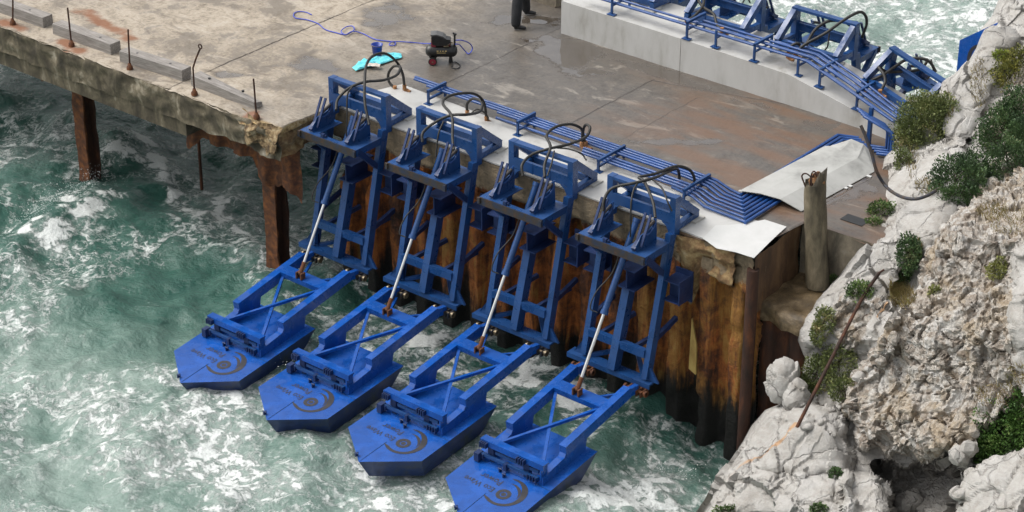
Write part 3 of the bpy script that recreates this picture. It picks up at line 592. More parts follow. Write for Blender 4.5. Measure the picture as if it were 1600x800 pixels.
# ================================================================== WAVE MACHINES
TS = [0.0, 2.224, 4.441, 6.669]
def lz(y): return y
def ly(z): return -0.05 + 0.64 * z / 2.65       # front leg centre line (y at height z)
def make_machine():
    root = empty('wave_generator', (0.735, 0, 0))
    X0 = 0.735
    B = lambda mb, name, mat=BLUE, parent=root, loc=None: mbuild(mb, name, mat, parent, loc)
    def mbuild(mb, name, mat, parent, loc):
        # vertices are written with x measured from the left post; centre them on the root
        mb.v = [(x - X0, y, z) for x, y, z in mb.v]
        if loc is not None: loc = (loc[0] - X0, loc[1], loc[2])
        o = mb.build(name, mat, None, loc); o.parent = parent
        if parent is not root: o.location = Vector(o.location) - Vector(parent.location)
        return o
    for s in (0, 1):
        x0 = 0.0 if s == 0 else 1.35
        mb = MB(); mb.box(x0, x0 + .12, -.03, .12, -.06, .70); B(mb, 'post')
        mb = MB(); a = Vector((x0 + .06, -.05, .02)); c = Vector((x0 + .06, ly(-2.63) + .05, -2.63))
        mb.bar(a, c, .112, .17, (0, -1, 0)); B(mb, 'leg')
        fx = x0 + .06; sg = -1 if s == 0 else 1
        mb = MB(); mb.prism([(fx - .08, -2.40), (fx + .08, -2.40), (fx + sg * .26, -2.66), (fx - sg * .08, -2.66)], 1, -.64, -.60); B(mb, 'foot_gusset')
        # rear strut and foot
        mb = MB(); mb.bar((x0 + .06, .10, .62), (x0 + .08, .66, .16), .11, .13); B(mb, 'rear_strut')
        mb = MB(); mb.bar((x0 + .06, .05, .09), (x0 + .06, .72, .12), .10, .11); B(mb, 'rear_sole')
        mb = MB(); mb.box(x0 - .05, x0 + .19, .50, .80, .0, .055); B(mb, 'mounting_pad', PADC)
        # shelf arm bracing and wall bracket
        mb = MB(); mb.bar((x0 + .06, -.80, -.16), (x0 + .06, -.22, -.72), .10, .10); B(mb, 'shelf_brace', NAVY if s else BLUE)
        bx = -.32 if s == 0 else 1.44
        mb = MB(); mb.ibeam((bx + .02, -.08, -.98), (bx + .34, -.08, -.98), .40, .40, .022); mb.box(bx, bx + .36, .095, .13, -1.28, -.68)
        if s: mb.box(bx + .33, bx + .35, -.27, .09, -1.2, -.74)
        B(mb, 'wall_bracket', NAVY)
        mb = MB(); mb.bar((x0 + .06, -.45, -1.95), (x0 + .06, .22, -1.78), .07, .09); B(mb, 'wall_tie', NAVY)
    mb = MB(); mb.box(.12, 1.35, -.025, .115, .645, .695); B(mb, 'top_beam')
    mb = MB(); mb.box(.12, 1.35, -.03, -.005, .19, .39); mb.box(.12, 1.35, -.005, .05, .36, .378)
    for xx in (.55, .95): mb.box(xx, xx + .012, -.036, -.03, .18, .40)
    for xx, sg in ((.12, 1), (1.35, -1)):
        mb.prism([(xx, .18)] + [(xx + sg * .22 * math.cos(t), .18 - .30 + .30 * math.sin(t) * .0 + .30 * (1 - math.cos(t)) * 0 + .30 * math.sin(t)) for t in np.linspace(math.pi / 2 * .0, math.pi / 2, 6)][::-1] + [(xx, -.12)] if False else [(xx, .18), (xx + sg * .16, .18), (xx + sg * .07, .12), (xx + sg * .03, .05), (xx, -.04)], 1, -.03, -.005)
    B(mb, 'header_plate')
    mb = MB(); mb.bar((.14, .60, .13), (1.33, .60, .13), .12, .12); B(mb, 'rear_beam')
    for xx in (.45, .80, 1.1): mb = MB(); mb.box(xx, xx + .18, .45, .72, 0, .05); B(mb, 'mounting_pad', PADC)
    # shelf
    mb = MB(); mb.box(.02, 1.46, -.89, -.77, -.115, -.10); mb.box(.02, .42, -.77, -.12, -.115, -.10); mb.box(.98, 1.46, -.77, -.12, -.115, -.10)
    mb.box(.05, 1.42, -.76, -.745, -.20, -.115); mb.box(1.42, 1.455, -.86, -.10, -.24, -.115); mb.box(.03, .06, -.86, -.10, -.24, -.115)
    sh = B(mb, 'shelf')
    mb = MB(); mb.box(.02, 1.46, -.90, -.875, -.25, -.10); mb.box(.0, .06, -.93, -.90, -.22, -.10); mb.box(1.40, 1.46, -.925, -.90, -.24, -.12); B(mb, 'shelf_front', WORN, sh)
    mb = MB(); mb.box(.55, .62, -.87, -.81, -.10, -.03); mb.box(.62, .66, -.85, -.81, -.10, -.05); B(mb, 'latch', NAVY, sh)
    # upright hose brackets with a U cut out and tube rails
    for hx in (.27, 1.20):
        mb = MB(); poly = [(-.80, -.10), (-.80, .02), (-.72, .10), (-.68, .16), (-.36, .20), (-.30, .34), (-.26, .34), (-.22, .30), (-.20, -.10)]
        mb.prism(poly, 0, hx, hx + .018); hb = B(mb, 'hose_bracket')
        for dx_ in (-.05, .06): mb = MB(); mb.bar((hx + dx_, -.72, -.02), (hx + dx_, -.46, .50), .028, .045, (1, 0, 0)); B(mb, 'rail', NAVY, hb)
        mb = MB(); mb.bar((hx - .03, -.82, -.06), (hx - .03, -.62, .06), .09, .07); B(mb, 'rail_foot', NAVY, hb)
        mb = MB(); mb.tube(spline([(hx + .03, -.58, .14), (hx + .03, -.50, .12), (hx + .03, -.36, .16), (hx + .03, -.29, .24), (hx + .03, -.26, .36)], 5), .02, 7); B(mb, 'handle', PIPEB, hb)
        mb = MB(); mb.tube([(hx + .02, -.52, .22), (hx + .02, -.30, .30)], .028, 8); B(mb, 'valve', WORN, hb)
    # centre beam and stub
    mb = MB(); mb.bar((.735, -.30, -1.17), (.735, -.70, -2.66), .155, .20, (0, -1, 0)); B(mb, 'centre_beam')
    mb = MB(); mb.ibeam((.80, -.48, -.92), (.80, .13, -.92), .36, .40, .025); B(mb, 'centre_bracket', NAVY)
    yb = ly(-2.17)
    mb = MB(); mb.box(.12, 1.35, yb - .08, yb + .03, -2.24, -2.09); B(mb, 'cross_beam')
    for xx in (.32, 1.08): mb = MB(); mb.bar((xx, yb + .05, -2.16), (xx + .22, .18, -1.98), .07, .08); B(mb, 'wall_tie', NAVY)
    mb = MB(); mb.box(-.27, 1.56, -.76, -.52, -2.70, -2.665); mb.box(-.27, 1.56, -.76, -.735, -2.76, -2.70); B(mb, 'base_plate')
    mb = MB(); mb.bar((.15, -.60, -2.645), (.72, -.10, -2.50), .08, .06); B(mb, 'base_brace'); mb = MB(); mb.bar((1.32, -.60, -2.645), (.80, -.10, -2.50), .08, .06); B(mb, 'base_brace')
    # hinges
    hz = -2.80; hy = -.86
    for hx in (.175, 1.345):
        mb = MB(); mb.box(hx - .17, hx + .17, -.76, -.70, -2.775, -2.755); h = B(mb, 'hinge', WORN)
        for dx_ in (-.15, -.06, .06, .15): mb = MB(); mb.box(hx + dx_ - .012, hx + dx_ + .012, hy - .07, -.70, hz - .07, -2.765); B(mb, 'hinge_plate', WORN, h)
        mb = MB(); mb.tube([(hx - .24, hy, hz), (hx + .24, hy, hz)], .03, 8); mb.tube([(hx - .24, hy, hz), (hx - .20, hy, hz)], .06, 10); mb.tube([(hx + .20, hy, hz), (hx + .24, hy, hz)], .06, 10); B(mb, 'hinge_pin', GALV, h)
    # hydraulic cylinder
    P0 = Vector((.735, -1.76, -2.60)); P1 = Vector((.735, -.13, .10)); d = (P1 - P0)
    mb = MB(); a = P0 + d * .445; mb.tube([a, P1], .058, 14); mb.tube([a, a + d.normalized() * .07], .072, 14); mb.tube([P1 - d.normalized() * .05, P1 + d.normalized() * .02], .07, 14)
    cy = B(mb, 'hydraulic_cylinder', BLUE)
    mb = MB(); mb.tube([P0 + d * .02, a + d * .01], .031, 12); B(mb, 'piston_rod', STEEL, cy)
    mb = MB(); mb.tube([P0 - Vector((.07, 0, 0)), P0 + Vector((.07, 0, 0))], .03, 8); mb.box(.66, .69, -1.82, -1.70, -2.70, -2.57); mb.box(.78, .81, -1.82, -1.70, -2.70, -2.57); mb.tube([P0, P0 + d * .075], .04, 8); B(mb, 'clevis', RUST, cy)
    q = d.normalized(); sd_ = Vector((-.07, -.06, 0))
    mb = MB(); mb.tube(spline([P1 - q * .6 + sd_, P1 - q * 1.0 + sd_ * 1.2, P1 - q * 1.35 + sd_ * 2.3 + Vector((-.06, 0, 0)), a + q * .10 + sd_ * 2.4 + Vector((-.06, 0, 0)), a + q * .03 + sd_ * 1.3], 6), .013, 6); B(mb, 'oil_line', HOSE, cy)
    # float arm and float, hinged: origins on the hinge line
    HL = (.735 - 0, hy, hz)
    mb = MB(); mb.bar((.25, -1.68, -2.735), (1.27, -1.68, -2.735), .26, .11, (0, -.1, 1)); arm = B(mb, 'float_arm', DECKB, root, HL)
    for x0 in (.10, 1.27):
        p0 = Vector((x0 + .075, -1.10, -2.70)); p1 = Vector((x0 + .075, -2.95, -2.975)); mb = MB(); mb.bar(p0, p1, .15, .21); B(mb, 'arm_beam', DECKB, arm, HL)
        mb = MB(); mb.bar((x0 + .075, -.84, -2.77), (x0 + .075, -1.10, -2.73), .09, .16); B(mb, 'hinge_lug', DECKB, arm, HL)
    D = lambda y: -3.23 + .08 * (y + 2.3)
    for s in (0, 1):
        a = (.28, -1.78, -2.80) if s == 0 else (1.24, -1.78, -2.80); c = (1.26, -3.40, -3.10) if s == 0 else (.24, -3.40, -3.10)
        mb = MB(); mb.bar(a, c, .055, .055, off=(0, .03 * s)); B(mb, 'brace', DECKB, arm, HL)
    a = (.20, -.98, -2.80)
    mb = MB(); mb.bar((.28, -1.0, -2.84), (.62, -1.60, -2.79), .05, .05); B(mb, 'brace', DECKB, arm, HL)
    mb = MB(); mb.bar((1.24, -1.0, -2.84), (.88, -1.60, -2.79), .05, .05); B(mb, 'brace', DECKB, arm, HL)
    for x0 in (.11, 1.28):
        mb = MB(); mb.prism([(-2.34, -2.92), (-2.95, -3.02), (-2.99, -3.08), (-3.05, D(-3.0) + .20), (-3.58, D(-3.5) + .15), (-3.58, D(-3.58) + .002), (-2.40, D(-2.40) + .002)], 0, x0, x0 + .13); B(mb, 'side_rail', DECKB, arm, HL)
    # hull
    top = [(-.11, -2.30), (1.60, -2.30), (1.60, -4.35), (.735, -5.00), (-.11, -4.35)]; bot = [(.0, -2.62), (1.50, -2.62), (1.50, -4.17), (.735, -4.74), (0.0, -4.17)]
    mb = MB(); V = [(x, y, D(y)) for x, y in top] + [(x, y, D(y) - .44) for x, y in bot]
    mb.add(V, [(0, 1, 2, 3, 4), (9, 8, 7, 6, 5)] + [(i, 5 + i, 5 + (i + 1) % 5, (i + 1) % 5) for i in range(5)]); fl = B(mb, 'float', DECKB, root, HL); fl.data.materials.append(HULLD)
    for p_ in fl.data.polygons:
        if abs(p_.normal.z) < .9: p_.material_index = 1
    # pad plates and rim weld on the deck
    mb = MB(); V = [(.24, -2.45), (1.27, -2.45), (1.27, -3.62), (.24, -3.62)]
    mb.add([(x, y, D(y) + .004) for x, y in V] + [(x, y, D(y) + .016) for x, y in V], [(4, 5, 6, 7), (0, 1, 5, 4), (1, 2, 6, 5), (2, 3, 7, 6), (3, 0, 4, 7)]); B(mb, 'pad', DECKB, fl, HL)
    for wa_, wb2 in (((.735, -4.28), (.735, -4.97)), ((-.10, -3.62), (.24, -3.62)), ((1.27, -3.62), (1.59, -3.62))):
        mb = MB(); mb.bar((*wa_, D(wa_[1]) + .003), (*wb2, D(wb2[1]) + .003), .008, .008); B(mb, 'weld_seam', BLUE, fl, HL)
    # front crossbar frame
    yf = -3.52; zf = D(yf) + .40
    mb = MB(); mb.bar((.05, yf, zf), (1.43, yf, zf), .15, .03); mb.box(.05, 1.43, yf - .075, yf - .055, zf - .10, zf - .015); cb = B(mb, 'front_bar', DECKB, fl, HL)
    for xx in (.20, .98): mb = MB(); mb.box(xx, xx + .12, yf - .055, yf + .03, D(yf) + .01, zf - .016); B(mb, 'bar_post', NAVY, fl, HL)
    mb = MB(); mb.box(1.35, 1.38, yf - .07, yf + .10, D(yf) + .06, zf - .016); B(mb, 'bar_post', DECKB, fl, HL)
    mb = MB(); mb.bar((.10, yf - .10, D(yf) + .13), (1.33, yf - .10, D(yf) + .13), .05, .05); B(mb, 'lower_bar', BLUE, fl, HL)
    mb = MB(); mb.bar((.36, yf - .03, D(yf) + .22), (1.3, yf - .03, D(yf) + .22), .04, .06); B(mb, 'lower_bar', BLUE, fl, HL)
    rr = random.Random(3)
    for grp, zc in (((.08, .12, .16, .20, .88, .93, .98, 1.03), zf - .06), ((.04, .09, .14, 1.12, 1.18, 1.24, 1.30), D(yf) + .10)):
        for xx in grp: mb = MB(); mb.box(xx, xx + .02, yf - .15, yf - .05, zc - .05 + rr.uniform(-.01, .01), zc + .05); B(mb, 'clamp_bolt', NAVY, fl, HL)
    mb = MB(); mb.box(.62, .68, yf - .16, yf - .06, D(yf) + .03, D(yf) + .16); B(mb, 'clamp_block', NAVY, fl, HL)
    mb = MB(); mb.box(.0, .10, yf - .20, yf - .06, D(yf) + .004, D(yf) + .17); B(mb, 'clamp_block', NAVY, fl, HL)
    for xx, yy in ((.58, -4.93), (.55, -3.72), (.70, -3.80)): mb = MB(); mb.box(xx, xx + .02, yy, yy + .07, D(yy) + .002, D(yy) + .07); mb.tube([(xx - .03, yy + .03, D(yy) + .06), (xx + .05, yy + .03, D(yy) + .06)], .014, 6); B(mb, 'deck_lug', NAVY, fl, HL)
    # emblem: crescent, inner swoosh, ring and disc, lying on the deck
    def ringpoly(name, outer, inner):
        mb = MB(); n = len(outer); mb.add([(x, y, D(y) + .0035) for x, y in outer] + [(x, y, D(y) + .0035) for x, y in inner], [(i, i + 1, n + i + 1, n + i) for i in range(n - 1)]); return B(mb, name, MARK, fl, HL)
    cx, cy = 1.00, -4.07
    A = np.linspace(math.radians(-140), math.radians(113), 40)
    def W_(a): t = (a - A[0]) / (A[-1] - A[0]); return .085 * (1 - t) ** .35 * min(1, t * 12) * .75 + .085 * math.exp(-((t - .68) / .22) ** 2) * (1 - t) ** .15
    ringpoly('emblem_crescent', [(cx + .375 * math.cos(a), cy + .375 * math.sin(a)) for a in A], [(cx + (.375 - W_(a)) * math.cos(a), cy + (.375 - W_(a)) * math.sin(a)) for a in A])
    A2 = np.linspace(math.radians(-10), math.radians(112), 24)
    ringpoly('emblem_swoosh', [(cx + .245 * math.cos(a) + .01, cy + .245 * math.sin(a)) for a in A2], [(cx + (.245 - .055 * math.sin(math.pi * (a - A2[0]) / (A2[-1] - A2[0]))) * math.cos(a) + .01, cy + (.245 - .055 * math.sin(math.pi * (a - A2[0]) / (A2[-1] - A2[0]))) * math.sin(a)) for a in A2])
    A3 = np.linspace(0, 2 * math.pi, 33); c2 = (1.0, -4.14)
    ringpoly('emblem_ring', [(c2[0] + .135 * math.cos(a), c2[1] + .135 * math.sin(a)) for a in A3], [(c2[0] + .065 * math.cos(a), c2[1] + .065 * math.sin(a)) for a in A3])
    ringpoly('emblem_dot', [(c2[0] + .048 * math.cos(a), c2[1] + .048 * math.sin(a)) for a in A3], [(c2[0] + .001 * math.cos(a), c2[1] + .001 * math.sin(a)) for a in A3])
    # lettering, read from the quay
    for txt, xs_, yb_, wd in (('Eco Wave', .80, -4.09, .64), ('Power', .80, -3.87, .45)):
        cu = bpy.data.curves.new('lettering', 'FONT'); cu.body = txt; cu.size = .17; cu.offset = .0012; cu.resolution_u = 4; to = bpy.data.objects.new('tmp_text', cu); COL.objects.link(to)
        bpy.context.view_layer.update(); dg = bpy.context.evaluated_depsgraph_get(); tm = bpy.data.meshes.new_from_object(to.evaluated_get(dg)); bpy.data.objects.remove(to)
        vv = np.array([v_.co[:] for v_ in tm.vertices]); sc = wd / (vv[:, 0].max() - vv[:, 0].min()); mb = MB()
        mb.add([(xs_ - x * sc, yb_ - y * sc * 1.12, D(yb_ - y * sc * 1.12) + .0035) for x, y, _ in vv], [tuple(p_.vertices) for p_ in tm.polygons]); B(mb, 'lettering', MARK, fl, HL)
        bpy.data.meshes.remove(tm)
    return root
proto = make_machine()
LBL = ['blue wave energy machine at the broken deck corner, leftmost of the near row', 'blue wave machine second from the left on the quay wall, behind a half lit float',
       'blue wave machine third from the left, olive weed stained hinges over its base plate', 'blue wave machine nearest the white cliff, float cut by the bottom edge, rust red hinges']
HOSES = [
 [[(577, 195, -.5), (570, 160, -.3), (570, 125, 0), (573, 100, .4), (585, 86, .8), (603, 84, 1.1), (620, 97, 1.4), (629, 115, 1.5), (632, 136, 1.55)],
  [(525, 172, -.6), (528, 155, -.4), (545, 138, -.1), (570, 128, .2), (600, 125, .6), (620, 117, 1.0), (625, 105, 1.3), (615, 104, 1.45), (607, 115, 1.5), (608, 128, 1.5), (617, 138, 1.5)],
  [(541, 213, -.5), (542, 180, -.4), (543, 148, -.25), (551, 135, -.1)]],
 [[(709, 234, -.5), (707, 215, -.35), (706, 182, -.05), (692, 162, .3), (700, 151, .6), (720, 146, .9), (742, 147, 1.2), (756, 160, 1.45), (760, 185, 1.5)],
  [(660, 222, -.6), (661, 207, -.5), (680, 191, -.2), (705, 180, .2), (730, 179, .7), (750, 174, 1.1), (753, 160, 1.35), (740, 154, 1.5), (730, 162, 1.5), (730, 176, 1.5)],
  [(681, 245, -.5), (685, 210, -.35), (693, 190, -.15)], [(733, 180, 1.2), (745, 171, 1.3), (757, 176, 1.4), (763, 187, 1.5), (752, 193, 1.5), (738, 188, 1.5)]],
 [[(851, 277, -.5), (851, 257, -.3), (860, 230, 0), (854, 212, .3), (867, 199, .6), (890, 194, 1), (907, 200, 1.4), (910, 210, 1.5), (909, 225, 1.5)],
  [(817, 275, -.6), (816, 257, -.5), (832, 241, -.2), (860, 232, .2), (890, 225, .7), (915, 214, 1.2), (922, 200, 1.4), (915, 195, 1.5), (911, 207, 1.55), (915, 225, 1.55)],
  [(855, 275, -.5), (862, 255, -.3), (866, 236, 0)], [(870, 231, .2), (890, 233, .5), (908, 240, .8), (916, 250, 1.1)]],
 [[(1024, 340, -.5), (1020, 315, -.3), (1007, 284, .1), (999, 277, .25), (1025, 271, .6), (1055, 260, 1.1), (1075, 264, 1.4), (1084, 275, 1.5), (1085, 290, 1.5)],
  [(942, 330, -.6), (944, 312, -.5), (957, 294, -.3), (995, 285, .1), (1025, 277, .6), (1055, 264, 1.2), (1061, 272, 1.5), (1061, 287, 1.5)],
  [(985, 370, -.5), (986, 320, -.4), (990, 297, -.2), (997, 285, 0)], [(1020, 281, .2), (1035, 295, .4), (1043, 315, .5), (1050, 330, .5)]]]
def add_hoses(root, L, thick=.027, far=None):
    inv = root.matrix_world.inverted()
    for k, H_ in enumerate(L):
        P = []
        for u, w, y in H_:
            q = aty(u, w, y)
            if far is None:
                while y < 1.0 and not (q[2] > .76 or y < -.10): y -= .04; q = aty(u, w, y)
            P.append(Vector(q))
        big = k < 2
        mb = MB(); mb.tube(spline(P, 8), thick if big else .016, 8); h = mb.build('hydraulic_hose', HOSE)
        h.parent = root; h.matrix_parent_inverse = inv
        if big:
            e = P[-1]; mb = MB(); mb.tube([e + Vector((0, 0, .05)), e - Vector((0, 0, .04)), e + Vector((.05, .02, -.07)), e + Vector((.13, .02, -.08))], [.04, .042, .042, .036], 8)
            f_ = mb.build('hose_fitting', FIT); f_.parent = h
DEL = [.016, -.007, -.017, .020]
machines = [proto] + [copy_tree(proto) for _ in range(3)]
for i, r in enumerate(machines):
    r.location = (TS[i] + .735, 0, 0); tag(r, LBL[i], 'wave machine', 'near row of blue wave machines')
    for c in children(r):
        if c.name.split('.')[0] in ('float', 'float_arm'): c.rotation_euler = (DEL[i], 0, 0)
        if i == 3 and c.name.split('.')[0] == 'hinge':
            c.data = c.data.copy(); c.data.materials[0] = RUST; c['label'] = 'rust red hinge'
            for g in children(c): g.data = g.data.copy(); g.data.materials[0] = RUST
bpy.context.view_layer.update()
for r, L in zip(machines, HOSES): add_hoses(r, L)
# machines of the far side, turned round on the white wall (their floats hang hidden beyond it)
SK = ('float', 'float_arm', 'hydraulic_cylinder', 'hydraulic_hose', 'hinge')
FAR = [((2.16, 7.30, .70), 0, 0, 'far blue machine only partly in view at the top edge of the photo'), ((4.38, 7.28, .70), 0, 0, 'far blue machine in the middle of the white wall, top cut by the photo edge'),
       ((6.53, 7.30, .68), 0, 0, 'far blue machine with one tall hose arch against the foaming sea'), ((8.78, 6.92, .42), math.radians(-14), math.radians(9), 'far blue machine next to the cliff, tangled black hoses, partly hidden by a bush')]
fars = []
for (L, a, tl, lb) in FAR:
    r = copy_tree(proto, None, SK); r.location = L; r.rotation_euler = (0, tl, math.pi + a) if not tl else (0, -tl, math.pi + a); tag(r, lb, 'wave machine', 'far row of blue wave machines'); fars.append(r)
bpy.context.view_layer.update()
FH = [[[(945, -8, 7.0), (930, 0, 6.6), (924, 6, 6.2)]],
      [[(1090, 0, 6.9), (1100, 12, 6.7), (1115, 22, 6.5), (1120, 38, 6.3), (1128, 47, 6.2)], [(1100, -5, 7), (1098, 10, 6.7), (1085, 25, 6.4), (1073, 33, 6.2)], [(1158, 10, 7.3), (1166, -5, 7.6), (1172, 4, 7.8)]],
      [[(1347, 58, 7.6), (1354, 38, 7.5), (1352, 24, 7.4), (1342, 19, 7.2), (1319, 31, 6.9), (1291, 51, 6.7), (1257, 70, 6.4), (1243, 84, 6.25)], [(1335, 45, 7.6), (1318, 34, 7.4), (1295, 33, 7.2), (1275, 45, 7.0), (1262, 65, 6.8), (1257, 76, 6.6), (1246, 68, 6.4), (1234, 74, 6.3), (1231, 86, 6.2)], [(1257, 73, 6.8), (1271, 84, 6.7), (1291, 76, 6.8), (1296, 52, 6.9)]],
      [[(1462, 112, 7.3), (1452, 96, 7.2), (1435, 91, 7.1), (1415, 94, 7.0), (1400, 103, 6.9), (1378, 118, 6.6), (1352, 130, 6.4), (1347, 138, 6.2)], [(1448, 92, 7.3), (1446, 100, 7.2), (1434, 109, 7.1), (1405, 112, 7.0), (1385, 112, 6.8), (1373, 105, 6.6), (1380, 115, 6.5), (1383, 128, 6.4), (1375, 144, 6.2)], [(1455, 93, 7.4), (1458, 110, 7.3), (1449, 124, 7.2)]]]
for r, L in zip(fars, FH): add_hoses(r, L, .030, True)
# a raised float of the hidden fifth machine, standing upright behind the cliff
fl0 = [c for c in children(proto) if c.name == 'float'][0]
rf = copy_tree(fl0, None); rf.name = 'raised_float'
for k in list(rf.keys()): del rf[k]
tag(rf, 'blue float raised on end behind the cliff, dark emblem half showing', 'float')
for c in children(rf):
    if c.name.split('.')[0] in ('front_bar', 'bar_post', 'lower_bar', 'clamp_bolt', 'clamp_block', 'deck_lug', 'lettering', 'pad'): bpy.data.objects.remove(c)
sh_ = Vector(aty(1499.5, 63, 8.2))
rf.rotation_euler = (math.radians(-90 - 4.6), 0, math.radians(180 - 12)); bpy.context.view_layer.update()
# shoulder vertex (left one as seen: local index 4)
vw = rf.matrix_world.to_3x3() @ rf.data.vertices[2].co; rf.location = sh_ - vw

# ------------------------------------------------------------------ pipe racks
pr_ = empty('pipe_rack', (4.8, 1.5, 0)); tag(pr_, 'bundle of parallel blue pipes on low frames along the near machines, turning under the plate', 'pipes')
PY = [1.90, 1.79, 1.68, 1.56, 1.44, 1.32, 1.19, 1.06]; PX = [.55, .60, 1.0, 2.85, 2.9, 5.05, 5.1, 7.3]
for k, (yy, x0) in enumerate(zip(PY, PX)):
    ya = 1.86 - .085 * k if k < 4 else 1.50 - .10 * (k - 4)
    xc = 8.22 + .095 * k; z0 = .21 if k < 4 else .15
    z1 = .055
    P = [(x0, ya, z0), (7.2, ya, z0), (7.7, (ya + yy) / 2, (z0 + .12) / 2 + .02), (8.0, yy, .08), (xc, yy, z1)]
    mb = MB(); mb.tube(P, .027, 8); mb.tube([(xc, yy - .03, z1), (xc, 5.15 - .06 * k, z1 - .01), (xc + .38, 5.28 - .06 * k, z1)] if k < 6 else [(xc, yy - .03, z1), (xc, 5.1, z1)], .031, 8); par(mb.build('pipe', PIPEB), pr_)
for x in (1.32, 3.54, 5.65, 7.55):
    mb = MB(); zt = .30 if x < 5 else .25; ya_, yb2 = (1.36, 1.86) if x < 5 else (1.08, 1.86); mb.bar((x, ya_, 0.02), (x, ya_, zt), .04, .04, (1, 0, 0)); mb.bar((x, yb2, 0.01), (x, yb2, zt), .04, .04, (1, 0, 0)); mb.bar((x, ya_ - .02, zt), (x, yb2 + .02, zt), .05, .05); mb.bar((x, ya_, .13), (x, yb2, .13), .04, .04); mb.box(x - .08, x + .08, ya_ - .06, ya_ + .06, .023, .034); par(mb.build('pipe_stand', BLUE), pr_)
    mb = MB(); mb.tube([(x - .02, 1.40, .25), (x + .02, 1.80, .26)], .014, 6); par(mb.build('pipe_clamp', NAVY), pr_)
fr_ = empty('pipe_rack', (5, 6.1, .7)); tag(fr_, 'bundle of parallel blue pipes on small posts along the top of the white wall', 'pipes')
for k in range(7):
    yy = 5.95 + .085 * k; z0 = .93 if k % 2 else .96; x0 = (1.55, 1.55, 1.9, 3.9, 4.3, 6.0, 6.2)[k]
    if k > 1: z0 += .02
    dn = .10 * k
    P = [(x0, yy, z0), (6.95, yy, z0 - .02), (7.9, yy - .18, z0 - .22), (9.15, yy - .45 - .02 * k, z0 - .47), (10.6, yy - .6, z0 - .60)]
    mb = MB(); mb.tube(P, .026, 8); par(mb.build('pipe', PIPEB), fr_)
for k in range(4):
    xx = 9.05 + .09 * k; mb = MB(); mb.tube([(xx - .55, 5.30 - .07 * k, .62), (xx + .12, 5.20 - .07 * k, .52), (xx + .2, 5.18 - .07 * k, .40), (xx + .2, 5.18 - .07 * k, .08), (xx - .1, 5.10 - .07 * k, .06)], .031, 7); par(mb.build('pipe', PIPEB), fr_)
mb = MB(); q = atz(1357, 225, 0); mb.bar((q[0], q[1], 0), (q[0], q[1], .75), .07, .07, (1, 0, 0)); par(mb.build('pipe_stand', BLUE), fr_)
for u, w, zz in ((956, 23, .72), (1073, 61, .71), (1118, 74, .70), (1178, 96, .66), (1246, 118, .60), (1280, 136, .52), (1338, 171, .34)):
    q = atz(u, w, zz); mb = MB(); x, y = q[0], q[1]; zt = zz + .36
    mb.box(x - .09, x + .09, y - .06, y + .06, zz + .003, zz + .018); mb.bar((x, y, zz), (x, y, zt), .04, .04, (1, 0, 0)); 
    if u not in (1118, 1246): mb.bar((x, y - .02, zt), (x, y + .62, zt), .05, .05); mb.bar((x, y + .6, zz - .2), (x, y + .6, zt), .04, .04, (1, 0, 0))
    mb.bar((x, y, zz + .2), (x, y + .6, zz + .2), .035, .035); par(mb.build('pipe_stand', BLUE), fr_)

# ================================================================== THINGS ON THE DECK
TIM = [((-40, 6), (68, 44), 'grey timber baulk at the far left of the pier edge, cut by the photo edge', 0), ((83, 53), (173.5, 86), 'weathered grey timber baulk second along the pier edge, bolt holes on top', 0), ((187.5, 96), (285, 127), 'weathered grey timber baulk third along the pier edge, scarf plate on top', 0), ((299, 134), (398, 171), 'grey timber baulk nearest the broken corner, its end split to a wedge', 1)]
for (a, c, lb, wedge) in TIM:
    A = atz(*a); C_ = atz(*c); Lx = float(np.linalg.norm(C_ - A)); ang = math.atan2(C_[1] - A[1], C_[0] - A[0])
    root = empty('timber_baulk', tuple((A + C_) / 2), ang); tag(root, lb, 'timber', 'timber baulks along the pier edge')
    h = .23; w = .27; mb = MB()
    if wedge: mb.add([(-Lx / 2, 0, 0), (Lx / 2, 0, 0), (Lx / 2, w * .8, 0), (-Lx / 2, w, 0), (-Lx / 2, 0, h), (Lx / 2 - .02, 0, h * .62), (Lx / 2, w * .75, h * .4), (-Lx / 2, w, h)], [(0, 3, 2, 1), (4, 5, 6, 7), (0, 1, 5, 4), (1, 2, 6, 5), (2, 3, 7, 6), (3, 0, 4, 7)])
    else: mb.box(-Lx / 2, Lx / 2, 0, w, 0.0, h)
    ob = mb.build('baulk', TIMBER, root); bm = bmesh.new(); bm.from_mesh(ob.data); bmesh.ops.bevel(bm, geom=bm.edges[:], offset=0.012, segments=1); bm.to_mesh(ob.data); bm.free()
    for t in (-.28, .25):
        mb = MB(); mb.tube([(Lx * t, w / 2, h - .03), (Lx * t, w / 2, h + .003)], .028, 8); mb.build('bolt_hole', BLACK, root)
RODS = [((20, 38), [(20, -4)], 'rusty upright rod at the far left beside the first timber baulk'), ((112, 72), [(105.5, 12)], 'rusty upright rod with orange stain round its foot, before the second baulk'), ((203, 108), [(200, 46)], 'rusty upright rod before the left end of the third baulk'), ((304, 148), [(301.5, 106), (306, 92), (311, 80), (313, 76)], 'rusty rod bent to the right with an eye at its tip'), ((401, 185), [(396, 123)], 'rusty upright rod standing at the crumbling corner of the pier')]
